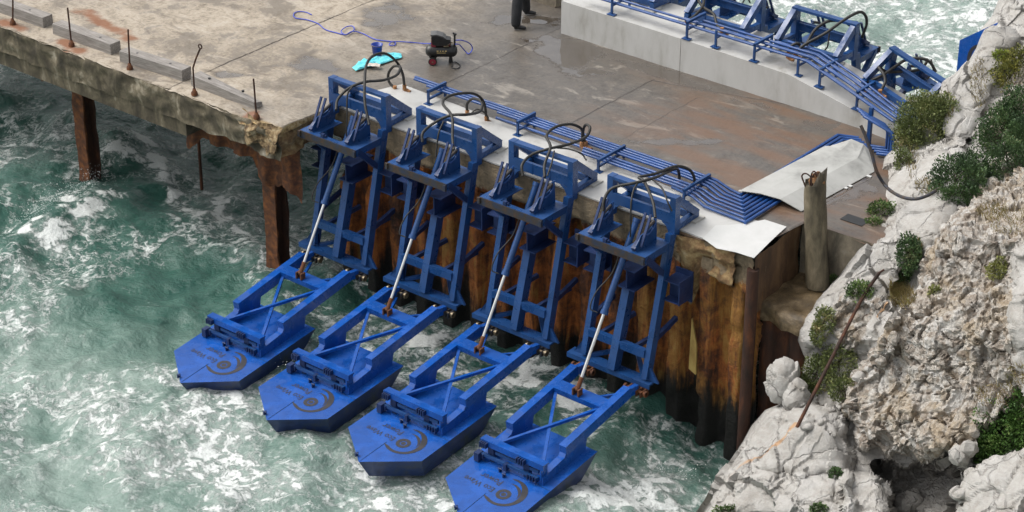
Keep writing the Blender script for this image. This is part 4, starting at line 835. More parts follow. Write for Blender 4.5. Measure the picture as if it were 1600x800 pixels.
for i, (b0, tops, lb) in enumerate(RODS):
    B0 = Vector(atz(*b0)); root = empty('rusty_rod', B0); tag(root, lb, 'rod', 'rusty rods along the pier edge')
    P = [Vector((0, 0, 0))] + [Vector(aty(*t, B0[1])) - B0 for t in tops]; mb = MB(); mb.tube(P, .018, 7)
    if i == 3:
        e = P[-1]; mb.tube([e + Vector((.045 * math.cos(a), 0, .045 + .045 * math.sin(a))) for a in np.linspace(-1.57, 4.7, 12)], .014, 6)
    mb.build('shank', RUSTD, root); mb = MB(); mb.lathe([(0, .13), (.03, .13), (.042, .08), (.06, .065), (.068, .0)], (0, 0, 0), 8); ob = mb.build('nut', RUST, root)
# compressor
ang = math.atan2(.629, .777); cq = atz(690, 97); comp = empty('air_compressor', tuple(cq), ang); comp.scale = (.92, .92, .84); tag(comp, 'small black air compressor with red hubbed wheels on the wet deck', 'compressor')
mb = MB(); mb.lathe([(0, -.35), (.06, -.345), (.11, -.32), (.145, -.27), (.15, -.22), (.15, .22), (.145, .27), (.11, .32), (.06, .345), (0, .35)], (0, 0, .30), 22, 0); tk = mb.build('tank', BLACK, comp)
mb = MB(); 
for k, (xx, ww) in enumerate(((-.10, .05), (-.03, .03), (.02, .04), (.08, .05))): mb.box(xx, xx + ww * .8, -.152, -.149, .34, .365)
mb.box(-.10, .10, -.1525, -.15, .30, .312); mb.build('print', YEL, tk)
for s in (-1, 1):
    mb = MB(); mb.tube([(-.19, s * .15, .095), (-.19, s * .20, .095)], .095, 18); w = mb.build('wheel', BLACK, comp)
    mb = MB(); mb.tube([(-.19, s * .196, .095), (-.19, s * .208, .095)], .075, 16); mb.build('hub', REDM, w); mb = MB(); mb.tube([(-.19, s * .205, .095), (-.19, s * .215, .095)], .02, 8); mb.build('axle_cap', GALV, w)
mb = MB(); mb.box(-.24, -.14, -.15, .15, .08, .18); mb.build('axle_bracket', BLACK, comp)
mb = MB(); mb.tube([(.20, 0, 0), (.20, 0, .16)], [.05, .035], 8); mb.build('rubber_foot', BLACK, comp)
mb = MB(); mb.box(-.22, -.12, -.08, .08, .42, .60); mb.box(-.22, .20, -.05, .05, .43, .47); mb.build('pump_block', REDM, comp)
mb = MB(); mb.prism([(-.19, .50), (-.22, .66), (-.20, .74), (-.10, .745), (.03, .70), (.10, .64), (.20, .62), (.21, .56), (.10, .48), (-.08, .46)], 1, -.11, .11); mb.build('motor_cover', BLACK, comp)
mb = MB(); mb.prism([(-.23, .715), (-.23, .75), (-.10, .765), (.04, .715), (.10, .66), (.08, .65), (.02, .69), (-.10, .73)], 1, -.12, .12); mb.build('cover_shell', mottled('grey_plastic', [(.3, (.06, .06, .06)), (.7, (.11, .11, .11))], 9, .4, 0), comp)
mb = MB(); mb.tube([(.13, -.06, .47), (.13, -.06, .53)], .04, 10); mb.tube([(.20, -.05, .46), (.20, -.05, .52), (.26, -.05, .53)], .018, 8); mb.box(.05, .16, -.12, -.08, .445, .475); mb.build('regulator', GALV, comp)
mb = MB(); mb.tube([(.29, 0, .40), (.29, 0, .72), (.25, 0, .76)], .022, 8); mb.tube([(.29, -.0, .70), (.31, 0, .74)], .035, 8); mb.build('carry_handle', BLACK, comp)
hp = [(487, 23, 0), (478, 19, 0), (466, 18, 0), (459, 22, 0), (462, 28, 0), (480, 31, 0), (497, 37, 0), (508, 46, 0), (525, 51, 0), (540, 54, .0), (553, 47, .02), (551, 41, .02), (541, 42, .02), (533, 49, .03), (540, 54, .03), (551, 49, .03), (566, 52, 0), (585, 61, 0), (603, 64, 0), (617, 66, .0), (616, 71, .01), (608, 70, .02), (615, 65, .02), (640, 66, 0), (662, 68, 0), (673, 68, .2)]
mb = MB(); mb.tube(spline([atz(u, w, z + .018) for u, w, z in hp], 6), .012, 6)
tag(mb.build('air_hose', HOSEB), 'thin blue air hose looping over the deck to the compressor', 'hose')
hp = [(712, 63, .45), (722, 63, .40), (734, 68, .2), (738, 76, .05), (733, 84, .0), (727, 80, .02), (718, 70, .3), (712, 69, .40)]
mb = MB(); mb.tube(spline([atz(u, w, z + .018) for u, w, z in hp], 6), .012, 6); tag(mb.build('air_hose', HOSEB), 'short loop of blue hose at the right end of the compressor', 'hose')
hp = [(705, 98, 0.02), (712, 97, 0), (719, 102, 0), (715, 107, 0), (706, 106, 0), (707, 102, 0)]
mb = MB(); mb.tube(spline([atz(u, w, z + .012) for u, w, z in hp], 6), .010, 6); tag(mb.build('power_cord', BLACK), 'black cord coiled on the deck under the compressor', 'cord')
# bucket
bq = atz(589.5, 88); bk = empty('bucket', tuple(bq)); tag(bk, 'dark blue plastic bucket standing by the turquoise cloth', 'bucket')
mb = MB(); mb.lathe([(0, .0), (.085, .0), (.112, .25), (.121, .25), (.121, .265), (.108, .265), (.082, .015), (0, .015)], (0, 0, 0), 24); mb.build('pail', BUCKETM, bk)
mb = MB(); mb.tube([(.118 * math.cos(a), .118 * math.sin(a) * .9 - .02, .235 - .03 * math.sin(a)) for a in np.linspace(math.pi, 2 * math.pi, 14)], .005, 5); mb.build('bail_handle', GALV, bk)
# cloth
cl = [(550, 108), (566, 96), (580, 96), (600, 88), (615, 84), (627, 86), (628, 92), (612, 97), (592, 104), (572, 108), (556, 113)]
P = [atz(*p) for p in cl]; cen = sum(P) / len(P); mb = MB(); V = [tuple(cen + np.array([0, 0, .05]))]; rings = 8; n = len(P) * 5
per = []
for i in range(len(P)):
    for k in range(5): per.append(P[i] + (P[(i + 1) % len(P)] - P[i]) * k / 5)
for r in range(1, rings + 1):
    for p in per:
        q = cen + (p - cen) * r / rings; nn = fr(q, 7, 4); V.append((q[0], q[1], .03 + (.07 * max(-.3, nn) + .03) * (1 if r < rings else .15)))
Fc = [(0, 1 + k, 1 + (k + 1) % n) for k in range(n)] + [(1 + (r - 1) * n + k, 1 + r * n + k, 1 + r * n + (k + 1) % n, 1 + (r - 1) * n + (k + 1) % n) for r in range(1, rings) for k in range(n)]
mb.add(V, Fc, True); tag(mb.build('cloth', CYAN), 'crumpled turquoise cloth spread on the deck beside the bucket', 'cloth')
mb = MB(); q = atz(583, 101, .09); V = []; 
for i in range(9):
    for j in range(6):
        a = (i - 4) * .035; c_ = (j - 2.5) * .03; V.append((q[0] + a * .8 - c_ * .5, q[1] + a * .6 + c_ * .8, .09 + .03 * fr((a * 12, c_ * 12, 0), 1, 3)))
mb.add(V, [(i * 6 + j, (i + 1) * 6 + j, (i + 1) * 6 + j + 1, i * 6 + j + 1) for i in range(8) for j in range(5)], True); tag(mb.build('rag', RAG, fix=False), 'pale crumpled rag lying on the turquoise cloth', 'rag')

# person: only the lower legs are in the photo
def skin(name, verts, edges, mat, parent, sub=1):
    me = bpy.data.meshes.new(name); me.from_pydata([v[:3] for v in verts], edges, []); o = bpy.data.objects.new(name, me); COL.objects.link(o)
    md = o.modifiers.new('skin', 'SKIN'); 
    for i, v in enumerate(verts):
        r = v[3]; r = r if isinstance(r, tuple) else (r, r); me.skin_vertices[0].data[i].radius = r
    me.skin_vertices[0].data[0].use_root = True
    s2 = o.modifiers.new('sub', 'SUBSURF'); s2.levels = sub; s2.render_levels = sub; md.use_smooth_shade = True
    me.materials.append(mat); o.parent = parent; return o
pq = atz(806, 46); fwd = ang; per_ = empty('person', (pq[0], pq[1], 0), fwd); tag(per_, 'person in dark trousers and black shoes beside a puddle, seen from the shins down', 'person')
f2 = atz(822, 22.5); inv = Matrix.Rotation(-fwd, 3, 'Z'); d2 = inv @ Vector((f2[0] - pq[0], f2[1] - pq[1], 0))
h1 = Vector((0, 0, 0)); ax, ay = d2.x, d2.y; hipx = ax / 2; hipy = ay / 2
# body: one continuous figure (x forward, y to the left of the person)
bv = [(hipx, hipy, .98, (.15, .12)), (hipx, hipy, 1.20, (.14, .11)), (hipx, hipy, 1.45, (.17, .12)), (hipx, hipy, 1.60, (.08, .07)), (hipx + .01, hipy, 1.68, (.055, .055)), (hipx + .02, hipy, 1.77, (.085, .08)), (hipx + .03, hipy, 1.87, (.10, .085)), (hipx + .02, hipy, 1.95, (.06, .06)),
      (hipx, hipy + .12, .92, .10), (ax * .75 + .03, ay * .80, .52, .065), (ax - .01, ay, .12, .045), (ax + .10, ay, .05, .04),
      (hipx, hipy - .12, .92, .10), (.04, ay * .18, .52, .065), (-.01, 0, .12, .045), (.10, 0, .05, .04),
      (hipx, hipy + .22, 1.50, .06), (hipx - .03, hipy + .27, 1.22, .045), (hipx + .05, hipy + .27, .98, .03), (hipx + .07, hipy + .27, .90, .035),
      (hipx, hipy - .22, 1.50, .06), (hipx - .03, hipy - .27, 1.22, .045), (hipx + .05, hipy - .27, .98, .03), (hipx + .07, hipy - .27, .90, .035)]
be = [(0, 1), (1, 2), (2, 3), (3, 4), (4, 5), (5, 6), (6, 7), (0, 8), (8, 9), (9, 10), (10, 11), (0, 12), (12, 13), (13, 14), (14, 15), (2, 16), (16, 17), (17, 18), (18, 19), (2, 20), (20, 21), (21, 22), (22, 23)]
for s in (1, -1):
    pi = 19 if s == 1 else 23
    for k, (fx, ln) in enumerate(((.02, .085), (.007, .095), (-.007, .09), (-.02, .07))):
        i0 = len(bv); base = bv[pi]; bv.append((base[0] + fx, base[1], base[2] - .04, .010)); bv.append((base[0] + fx + .01, base[1] - s * .012, base[2] - .04 - ln, .008)); be += [(pi, i0), (i0, i0 + 1)]
    i0 = len(bv); bv.append((bv[pi][0] + .045, bv[pi][1], bv[pi][2] - .02, .011)); be.append((pi, i0)); bv.append((bv[pi][0] + .06, bv[pi][1] - s * .01, bv[pi][2] - .06, .009)); be.append((i0, i0 + 1))
skin('body', bv, be, SKIN, per_, 2)
tv = [(hipx, hipy, 1.02, (.17, .14)), (hipx, hipy + .11, .92, .125), (ax * .75 + .02, ay * .80, .55, .115), (ax, ay, .16, .10), (ax + .005, ay, .045, .095), (hipx, hipy - .11, .92, .125), (.03, ay * .18, .55, .125), (0, 0, .16, .11), (.0, 0, .045, .105)]
skin('trousers', tv, [(0, 1), (1, 2), (2, 3), (3, 4), (0, 5), (5, 6), (6, 7), (7, 8)], CLOTHK, per_, 2)
for (sx, sy) in ((0, 0), (ax, ay)): skin('shoe', [(sx - .05, sy, .055, (.055, .05)), (sx + .06, sy, .06, (.055, .05)), (sx + .16, sy, .04, (.05, .036)), (sx + .22, sy, .032, (.04, .028))], [(0, 1), (1, 2), (2, 3)], BLACK, per_, 2)
jv = [(hipx, hipy, 1.0, (.18, .145)), (hipx, hipy, 1.25, (.17, .13)), (hipx, hipy, 1.48, (.19, .13)), (hipx, hipy, 1.60, (.09, .08)), (hipx, hipy + .22, 1.50, .085), (hipx - .03, hipy + .27, 1.22, .07), (hipx + .05, hipy + .27, 1.0, .055), (hipx, hipy - .22, 1.50, .085), (hipx - .03, hipy - .27, 1.22, .07), (hipx + .05, hipy - .27, 1.0, .055)]
skin('jacket', jv, [(0, 1), (1, 2), (2, 3), (2, 4), (4, 5), (5, 6), (2, 7), (7, 8), (8, 9)], JACKET, per_, 2)
skin('hair', [(hipx - .03, hipy, 1.82, (.09, .085)), (hipx, hipy, 1.93, (.10, .09)), (hipx + .05, hipy, 1.97, (.05, .05))], [(0, 1), (1, 2)], HAIR, per_, 2)

# ================================================================== CLIFF
OUT = [(-160, 1610), (-40, 1572), (0, 1560), (25, 1550), (45, 1533), (75, 1525), (95, 1514), (108, 1499), (120, 1486), (130, 1470), (150, 1462), (175, 1440), (200, 1412), (225, 1394), (245, 1377), (262, 1371), (290, 1360), (320, 1361), (340, 1357), (360, 1352), (375, 1345), (395, 1330), (430, 1310), (450, 1290), (472, 1270), (485, 1264), (500, 1250), (515, 1244), (532, 1243), (548, 1251), (560, 1256), (600, 1248), (630, 1222), (640, 1196), (665, 1174), (690, 1160), (720, 1140), (750, 1117), (780, 1101), (800, 1086), (850, 1060), (930, 1030)]
ov = np.array([a for a, _ in OUT], float); ou = np.array([c for _, c in OUT], float)
cpts = [(1086, 800, -3.7), (1140, 720, -3.2), (1196, 640, -2.4), (1244, 520, -1.2), (1290, 450, -.75), (1345, 375, 0), (1361, 305, .02), (1394, 225, .15), (1455, 160, .8), (1499, 108, 1.3), (1560, 0, 2.2)]
Wd = [(u, v_, depth(atz(u, v_, z))) for u, v_, z in cpts]
A_ = np.array([[1, u - 1345, v_ - 360] for u, v_, w in Wd]); bb = np.array([w for _, _, w in Wd]); co = np.linalg.lstsq(A_, bb, rcond=None)[0]
left_w = np.interp(ov, [v_ for _, v_, _ in sorted(Wd, key=lambda t: t[1])], [w for _, _, w in sorted(Wd, key=lambda t: t[1])])
def poly_sd(U, V_, poly):
    P = np.array(poly, float); inside = np.zeros(U.shape, bool); d = np.full(U.shape, 1e9)
    for i in range(len(P)):
        a = P[i]; c = P[(i + 1) % len(P)]
        e = c - a; t = np.clip(((U - a[0]) * e[0] + (V_ - a[1]) * e[1]) / (e @ e), 0, 1)
        d = np.minimum(d, np.hypot(U - a[0] - t * e[0], V_ - a[1] - t * e[1]))
        cond = ((a[1] > V_) != (c[1] > V_)); xi = (c[0] - a[0]) * (V_ - a[1]) / (c[1] - a[1] + 1e-12) + a[0]
        inside ^= cond & (U < xi)
    return np.where(inside, d, -d)
vsr = np.concatenate([np.arange(-160, -20, 12), np.arange(-20, 820, 2.6), np.arange(822, 940, 10)]); ncol = 210
UL = np.interp(vsr, ov, ou); LW = np.interp(vsr, ov, left_w); UR = 1720.0
tt = np.linspace(0, 1, ncol) ** 1.05
CU = UL[:, None] + (UR - UL)[:, None] * tt[None, :]; CV = np.repeat(vsr[:, None], ncol, 1)
dU = CU - UL[:, None]
Wb = LW[:, None] - 0.0062 * dU - 0.000004 * dU ** 2
# general relief from the silhouette inward
rim = 26.0; Wb += 1.3 * (1 - np.sqrt(np.clip(1 - (1 - np.clip(dU / rim, 0, 1)) ** 2, 0, 1)))
rub = np.zeros_like(CU); stain = np.zeros_like(CU); tan_ = np.zeros_like(CU)
def feat(poly, h, D_, rubble=None, keep=False):
    global Wb, rub
    jit = (1.0 if rubble and rubble > .3 else .45) * 5.0 * np.sin(CU * .11 + CV * .07) + (1.0 if rubble and rubble > .3 else .4) * 3.5 * np.sin(CU * .23 - CV * .19)
    s = poly_sd(CU, CV, poly) + jit; t = np.clip(s / D_, 0, 1); k = np.sqrt(np.clip(1 - (1 - t) ** 2, 0, 1)); Wb = Wb - h * k
    if rubble is not None: f = sm(s, -4, 8); rub = rub * (1 - f) + rubble * f
# upper smooth limestone with two bands, fallen rubble, boulders
feat([(1700, -200), (1600, 60), (1575, 130), (1540, 200), (1560, 270), (1600, 290), (1750, 290), (1750, -200)], .25, 40, .75)
feat([(1470, 140), (1510, 100), (1560, 20), (1590, 60), (1545, 170), (1505, 240), (1470, 300), (1420, 290), (1440, 250), (1480, 220)], .28, 30, .0)
feat([(1395, 310), (1440, 250), (1500, 240), (1520, 300), (1490, 340), (1450, 400), (1400, 440), (1385, 420), (1400, 360)], .34, 30, .0)
feat([(1290, 450), (1340, 385), (1400, 350), (1420, 400), (1405, 450), (1370, 480), (1330, 480), (1290, 530), (1250, 560), (1244, 515)], .30, 30, .05)
feat([(1345, 445), (1385, 480), (1370, 540), (1310, 560), (1290, 520), (1310, 470)], .15, 25, .8)
feat([(1360, 480), (1385, 470), (1405, 490), (1400, 560), (1360, 570), (1345, 530)], .28, 18, .15)
feat([(1440, 395), (1480, 350), (1530, 300), (1600, 255), (1760, 200), (1760, 690), (1600, 640), (1530, 690), (1500, 715), (1440, 722), (1400, 715), (1345, 705), (1320, 650), (1310, 600), (1360, 560), (1390, 500), (1425, 440)], 1.0, 45, .9)
feat([(1545, 330), (1600, 300), (1700, 260), (1700, 420), (1580, 400), (1530, 380)], .2, 30, .65)
feat([(1574, 392), (1600, 378), (1720, 350), (1720, 640), (1600, 630), (1588, 560)], .35, 22, .05)
feat([(1080, 820), (1110, 760), (1160, 690), (1195, 640), (1240, 628), (1295, 632), (1325, 660), (1335, 720), (1340, 830), (1080, 830)], .75, 55, .05)
feat([(1245, 665), (1290, 655), (1330, 690), (1320, 735), (1260, 745), (1180, 730)], .22, 25, .1)
feat([(1150, 745), (1260, 742), (1330, 745), (1330, 830), (1140, 830)], .18, 25, .1)
feat([(1313, 738), (1340, 732), (1375, 738), (1385, 760), (1398, 830), (1312, 830)], .70, 22, .1)
feat([(1475, 715), (1520, 690), (1535, 730), (1505, 750), (1480, 740)], .5, 18, .05)
feat([(1498, 830), (1510, 745), (1540, 730), (1600, 700), (1730, 660), (1730, 830)], 1.25, 28, .05)
feat([(1345, 718), (1400, 726), (1440, 730), (1480, 722), (1500, 742), (1504, 760), (1494, 830), (1398, 830), (1390, 755)], -1.5, 16, .35)
# conglomerate: displace vertices along the viewing-independent normal with chunk noise
ny_, nx_ = CU.shape
P3 = CP[None, None, :] + (np.stack([(CU - 800) / F, (CV - 400) / F, np.ones_like(CU)], -1) @ RP) * Wb[..., None]
gu = np.gradient(P3, axis=1); gv = np.gradient(P3, axis=0); nr = np.cross(gu, gv); nr /= np.linalg.norm(nr, axis=-1, keepdims=True) + 1e-9
sgn = np.sign(np.sum(nr * (CP - P3), -1, keepdims=True)); nr *= sgn
toc = (CP - P3); toc /= np.linalg.norm(toc, axis=-1, keepdims=True); nr = nr * .5 + toc * .5
disp = np.zeros((ny_, nx_))
def hsh(q): return (math.sin(q[0] * 127.1 + q[1] * 311.7 + q[2] * 74.7) * 43758.5453) % 1.0
def facet(p, sc, amp, slope):      # angular blocks: every cell has its own height and tilt
    P_ = Vector((p.x * sc, p.y * sc, p.z * sc)); d_, q_ = noise.voronoi(P_); q = q_[0]; d = P_ - q
    return amp * (hsh(q) - .5) + slope / sc * (d.x * (hsh(q + Vector((1, 0, 0))) - .5) + d.y * (hsh(q + Vector((0, 1, 0))) - .5) + d.z * (hsh(q + Vector((0, 0, 1))) - .5)) * 2
for i in range(ny_):
    for j in range(nx_):
        p = Vector(P3[i, j]); r = rub[i, j]
        wp = p + Vector((fr(p, 1.1, 3), fr(p + Vector((5, 0, 0)), 1.1, 3), fr(p + Vector((0, 7, 0)), 1.1, 3))) * .22
        a = fr(p, 0.7, 3) * .10 + fr(p + Vector((9, 0, 0)), 4.0, 5) * (.008 + .010 * r)
        a += facet(wp, 0.65, .07, .26) * (1 - .45 * r) + facet(wp + Vector((3, 3, 3)), 1.7, .008, .09 + .15 * r) + r * facet(wp, 5.0, .006, .14)
        d_, q_ = noise.voronoi(wp * .75); a -= (1 - r) * .06 * max(0, 1 - (d_[1] - d_[0]) / .05)
        if r > .02:
            a += r * facet(wp, 3.0, .13, .26) + r * facet(p, 6.5, .060, .28) + r * facet(p, 14, .024, .28)
            d_, q_ = noise.voronoi(wp * 3.0); a -= r * .05 * max(0, 1 - (d_[1] - d_[0]) / .12)
        disp[i, j] = a
edge_k = sm(dU, 0, 18)
P3 = P3 + nr * (disp * edge_k + .5 * disp * (1 - edge_k) * 0)[..., None]
# back of the rock: rows of vertices going away behind the silhouette
BK = 7; back = []
raydir = (np.stack([(CU[:, 0] - 800) / F, (CV[:, 0] - 400) / F, np.ones(ny_)], -1) @ RP)
for k in range(BK, 0, -1):
    sft = np.array([RP[0] * (.05 * k * k)]) + np.array([[0, 0, -.02 * k * k]])
    back.append(P3[:, 0] + raydir * (.45 * k) + sft)
full = np.concatenate([np.stack(back, 1), P3], 1); NX = full.shape[1]
rubf = np.concatenate([np.repeat(rub[:, :1], BK, 1), rub], 1)
st_line = [(1245, 668), (1225, 690), (1200, 712), (1178, 722), (1160, 735), (1140, 760)]
def dline(U, V_, L):
    d = np.full(U.shape, 1e9)
    for a, c in zip(L[:-1], L[1:]):
        a = np.array(a, float); c = np.array(c, float); e = c - a; t = np.clip(((U - a[0]) * e[0] + (V_ - a[1]) * e[1]) / (e @ e), 0, 1); d = np.minimum(d, np.hypot(U - a[0] - t * e[0], V_ - a[1] - t * e[1]))
    return d
sd_ = np.maximum(np.exp(-(dline(CU, CV, st_line) / (3.4 + 1.6 * np.sin(CV * .21))) ** 2) * (1 - sm(CV, 700, 800) * .8), np.exp(-(dline(CU, CV, [(1370, 492), (1385, 474)]) / 4) ** 2)); sd_ = np.concatenate([np.zeros((ny_, BK)), sd_], 1)
idx = np.arange(ny_ * NX).reshape(ny_, NX); quads = np.stack([idx[:-1, :-1], idx[1:, :-1], idx[1:, 1:], idx[:-1, 1:]], -1).reshape(-1, 4)
me = bpy.data.meshes.new('cliff'); me.from_pydata(full.reshape(-1, 3).tolist(), [], quads.tolist()); me.polygons.foreach_set('use_smooth', [False] * len(quads))
setattr_pt(me, 'rubble', rubf.ravel()); setattr_pt(me, 'stain', sd_.ravel())
m, nt, b = newmat('limestone'); v = coords(nt); ra = attr(nt, 'rubble').outputs['Fac']
n1 = noi(nt, v, 1.3, 7, 0.65, 0.3); n2 = noi(nt, v, 6, 8, 0.75, 0.5); n3 = noi(nt, v, 26, 7, 0.75)
smc = ramp(nt, [(0.30, (0.23, 0.21, 0.18)), (0.44, (0.34, 0.322, 0.295)), (0.55, (0.415, 0.402, 0.38)), (0.70, (0.47, 0.462, 0.445))], math_(nt, 'ADD', math_(nt, 'MULTIPLY', n1, .5), math_(nt, 'MULTIPLY', n2, .5))).outputs[0]
vo = nt.nodes.new('ShaderNodeTexVoronoi'); vo.inputs['Scale'].default_value = 7.5; nt.links.new(v, vo.inputs['Vector'])
vs2 = nt.nodes.new('ShaderNodeSeparateColor'); nt.links.new(vo.outputs['Color'], vs2.inputs[0])
vo3 = nt.nodes.new('ShaderNodeTexVoronoi'); vo3.inputs['Scale'].default_value = 17; nt.links.new(v, vo3.inputs['Vector']); vs3 = nt.nodes.new('ShaderNodeSeparateColor'); nt.links.new(vo3.outputs['Color'], vs3.inputs[0])
rc = ramp(nt, [(0.12, (0.19, 0.15, 0.115)), (0.36, (0.29, 0.25, 0.21)), (0.58, (0.39, 0.36, 0.32)), (0.85, (0.49, 0.475, 0.45))], math_(nt, 'ADD', math_(nt, 'MULTIPLY', vs2.outputs[0], .5), math_(nt, 'MULTIPLY', math_(nt, 'ADD', vs3.outputs[0], n2), .28))).outputs[0]
rc = mix(nt, mapr(nt, n1, .48, .66, 0, .55), rc, (0.34, 0.26, 0.16))
c = mix(nt, mapr(nt, math_(nt, 'ADD', ra, math_(nt, 'MULTIPLY', math_(nt, 'SUBTRACT', n2, .5), .6)), .3, .6), smc, rc)
vs4 = coords(nt, (1, 1, .6)); c = mix(nt, mapr(nt, noi(nt, vs4, 2.4, 9, .8, .8), .60, .70, 0, .5), c, (0.22, 0.20, 0.175))
vcr = nt.nodes.new('ShaderNodeTexVoronoi'); vcr.feature = 'DISTANCE_TO_EDGE'; vcr.inputs['Scale'].default_value = 0.75; vwp = nt.nodes.new('ShaderNodeVectorMath'); vwp.operation = 'MULTIPLY_ADD'; ntx = nt.nodes.new('ShaderNodeTexNoise'); ntx.inputs['Scale'].default_value = 1.6; ntx.inputs['Detail'].default_value = 6; nt.links.new(v, ntx.inputs['Vector']); nt.links.new(ntx.outputs['Color'], vwp.inputs[0]); vwp.inputs[1].default_value = (.9, .9, .9); nt.links.new(v, vwp.inputs[2]); nt.links.new(vwp.outputs[0], vcr.inputs['Vector'])
sz = nt.nodes.new('ShaderNodeSeparateXYZ'); nt.links.new(v, sz.inputs[0]); c = mix(nt, mapr(nt, math_(nt, 'ADD', sz.outputs[2], math_(nt, 'MULTIPLY', n1, .5)), -3.35, -2.95), (0.045, 0.042, 0.032), c); c = mix(nt, math_(nt, 'MULTIPLY', mapr(nt, vcr.outputs['Distance'], 0.0, 0.010, 1.0, 0.0), mapr(nt, n1, .45, .6, 0, .6)), c, (0.14, 0.125, 0.105))
stn = attr(nt, 'stain').outputs['Fac']; c = mix(nt, mapr(nt, math_(nt, 'ADD', stn, math_(nt, 'MULTIPLY', math_(nt, 'SUBTRACT', n2, .5), .5)), .45, 1.0, 0, .75), c, (0.46, 0.24, 0.085))
nt.links.new(c, b.inputs['Base Color']); b.inputs['Roughness'].default_value = .9
crk = mapr(nt, vcr.outputs['Distance'], 0.0, 0.022, 1.0, 0.0)
hh = math_(nt, 'ADD', math_(nt, 'SUBTRACT', math_(nt, 'MULTIPLY', n2, mapr(nt, ra, 0.1, 0.6, 0.45, 1.0)), math_(nt, 'MULTIPLY', crk, .6)), math_(nt, 'ADD', math_(nt, 'MULTIPLY', n3, .45), math_(nt, 'MULTIPLY', math_(nt, 'MULTIPLY', vo3.outputs['Distance'], ra), -.5)))
bump(nt, b, hh, 1.0, .045); me.materials.append(m); ROCK = m
cliff = bpy.data.objects.new('cliff', me); COL.objects.link(cliff); tag(cliff, kind='structure')
bvh = BVHTree.FromPolygons([tuple(p) for p in full.reshape(-1, 3)], [tuple(q) for q in quads])
def hit(u, w):
    d = Vector(ray(u, w)).normalized(); r = bvh.ray_cast(Vector(CP), d)
    return r[0] if r[0] is not None else Vector(atw(u, w, float(np.interp(w, ov, left_w))))
# separate boulders
def boulder(poly, lb, lift=.0, h=.42, wback=None):
    P = np.array(poly, float); cu, cv = P.mean(0); w0 = wback or depth(hit(cu, cv)) - lift; mb = MB(); sc = w0 / F
    bm = bmesh.new(); bmesh.ops.create_icosphere(bm, subdivisions=5, radius=1.0); V = []; Fc = [[v_.index for v_ in f.verts] for f in bm.faces]
    th = np.arctan2(P[:, 1] - cv, P[:, 0] - cu); rad = np.hypot(P[:, 0] - cu, P[:, 1] - cv); o_ = np.argsort(th); th = th[o_]; rad = rad[o_]; th = np.concatenate([th - 2 * math.pi, th, th + 2 * math.pi]); rad = np.tile(rad, 3)
    cen = atw(cu, cv, w0)
    for v_ in bm.verts:
        x, y_, z = v_.co; a = math.atan2(y_, x); rr = float(np.interp(a, th, rad)); q = math.hypot(x, y_)
        p = cen + RP[0] * (rr * q * math.cos(a) * sc) + RP[1] * (rr * q * math.sin(a) * sc) - RP[2] * (z * h)
        n_ = Vector((x, y_, z)); d_, q_ = noise.voronoi(Vector(p) * 3.0); pv = Vector(p); k = fr(p, 1.6, 3) * .04 + fr(p, 6.0, 5) * .012 + facet(pv, 3.2, .012, .20); V.append(tuple(p + np.array(n_) * 0 + (RP[0] * x + RP[1] * y_ - RP[2] * z) * k))
    bm.free(); mb.add(V, Fc, False); o = mb.build('boulder', ROCK); setattr_pt(o.data, 'rubble', [.05] * len(V)); setattr_pt(o.data, 'stain', [0] * len(V)); tag(o, lb, 'boulder', 'loose boulders at the foot of the cliff'); return o
wb0 = float(np.interp(600, ov, left_w))
boulder([(1199, 604), (1200, 586), (1208, 570), (1222, 559), (1240, 561), (1250, 576), (1248, 600), (1238, 622), (1222, 632), (1206, 628)], 'rounded pale boulder at the dark wall, left of the lowest bushes', wback=wb0 - .3, h=.35)
boulder([(1222, 628), (1228, 606), (1246, 588), (1262, 600), (1262, 628), (1246, 642), (1226, 642)], 'smaller pale rock wedged against the rounded boulder and the bush', wback=wb0 - .55, h=.25)
for u, w, s_, lb in ((1262, 668, 9, 'small loose stone at the foot of the leaning rusty rod'), (1300, 640, 7, 'small loose stone right of the mound top below the bush'), (1345, 590, 8, 'pebble sized stone on the edge of the lowest bush'), (1283, 660, 6, 'tiny flat stone between the leaning rod and the rubble'), (1500, 770, 16, 'rounded stone in the shaded hollow under the overhang'), (1420, 785, 22, 'grey stone lying in the hollow beside the upright slab')):
    boulder([(u + s_ * random.uniform(.8, 1.2) * math.cos(a), w + s_ * .75 * random.uniform(.8, 1.2) * math.sin(a)) for a in np.linspace(0, 6.28, 9)[:-1]], lb, .05, s_ * .012)

# ------------------------------------------------------------------ plants
def leafmat(name, stops, rough=.6):
    m, nt, b = newmat(name); a = attr(nt, 'tone'); r = ramp(nt, stops, a.outputs['Fac']); nt.links.new(r.outputs[0], b.inputs['Base Color']); b.inputs['Roughness'].default_value = rough; return m
LEAF = leafmat('bush_leaves', [(0, (0.040, 0.068, 0.022)), (.4, (0.077, 0.134, 0.037)), (.75, (0.140, 0.212, 0.054)), (1, (0.260, 0.316, 0.097))])
LEAFD = leafmat('dark_bush_leaves', [(0, (0.022, 0.048, 0.018)), (.5, (0.048, 0.097, 0.030)), (.85, (0.091, 0.161, 0.048)), (1, (0.174, 0.197, 0.088))])
LEAFG = leafmat('bright_bush_leaves', [(0, (0.029, 0.065, 0.014)), (.5, (0.065, 0.144, 0.026)), (.85, (0.115, 0.216, 0.043)), (1, (0.202, 0.274, 0.086))])
LEAFO = leafmat('olive_bush_leaves', [(0, (0.065, 0.088, 0.025)), (.5, (0.140, 0.174, 0.053)), (.85, (0.260, 0.271, 0.097)), (1, (0.434, 0.348, 0.185))])
DRYG = leafmat('dry_grass', [(0, (.14, .11, .04)), (.5, (.27, .21, .08)), (.85, (.40, .32, .14)), (1, (.22, .25, .06))])
WOODY = mottled('bush_stems', [(.3, (.03, .022, .016)), (.7, (.08, .06, .045))], 12, .9, 0)
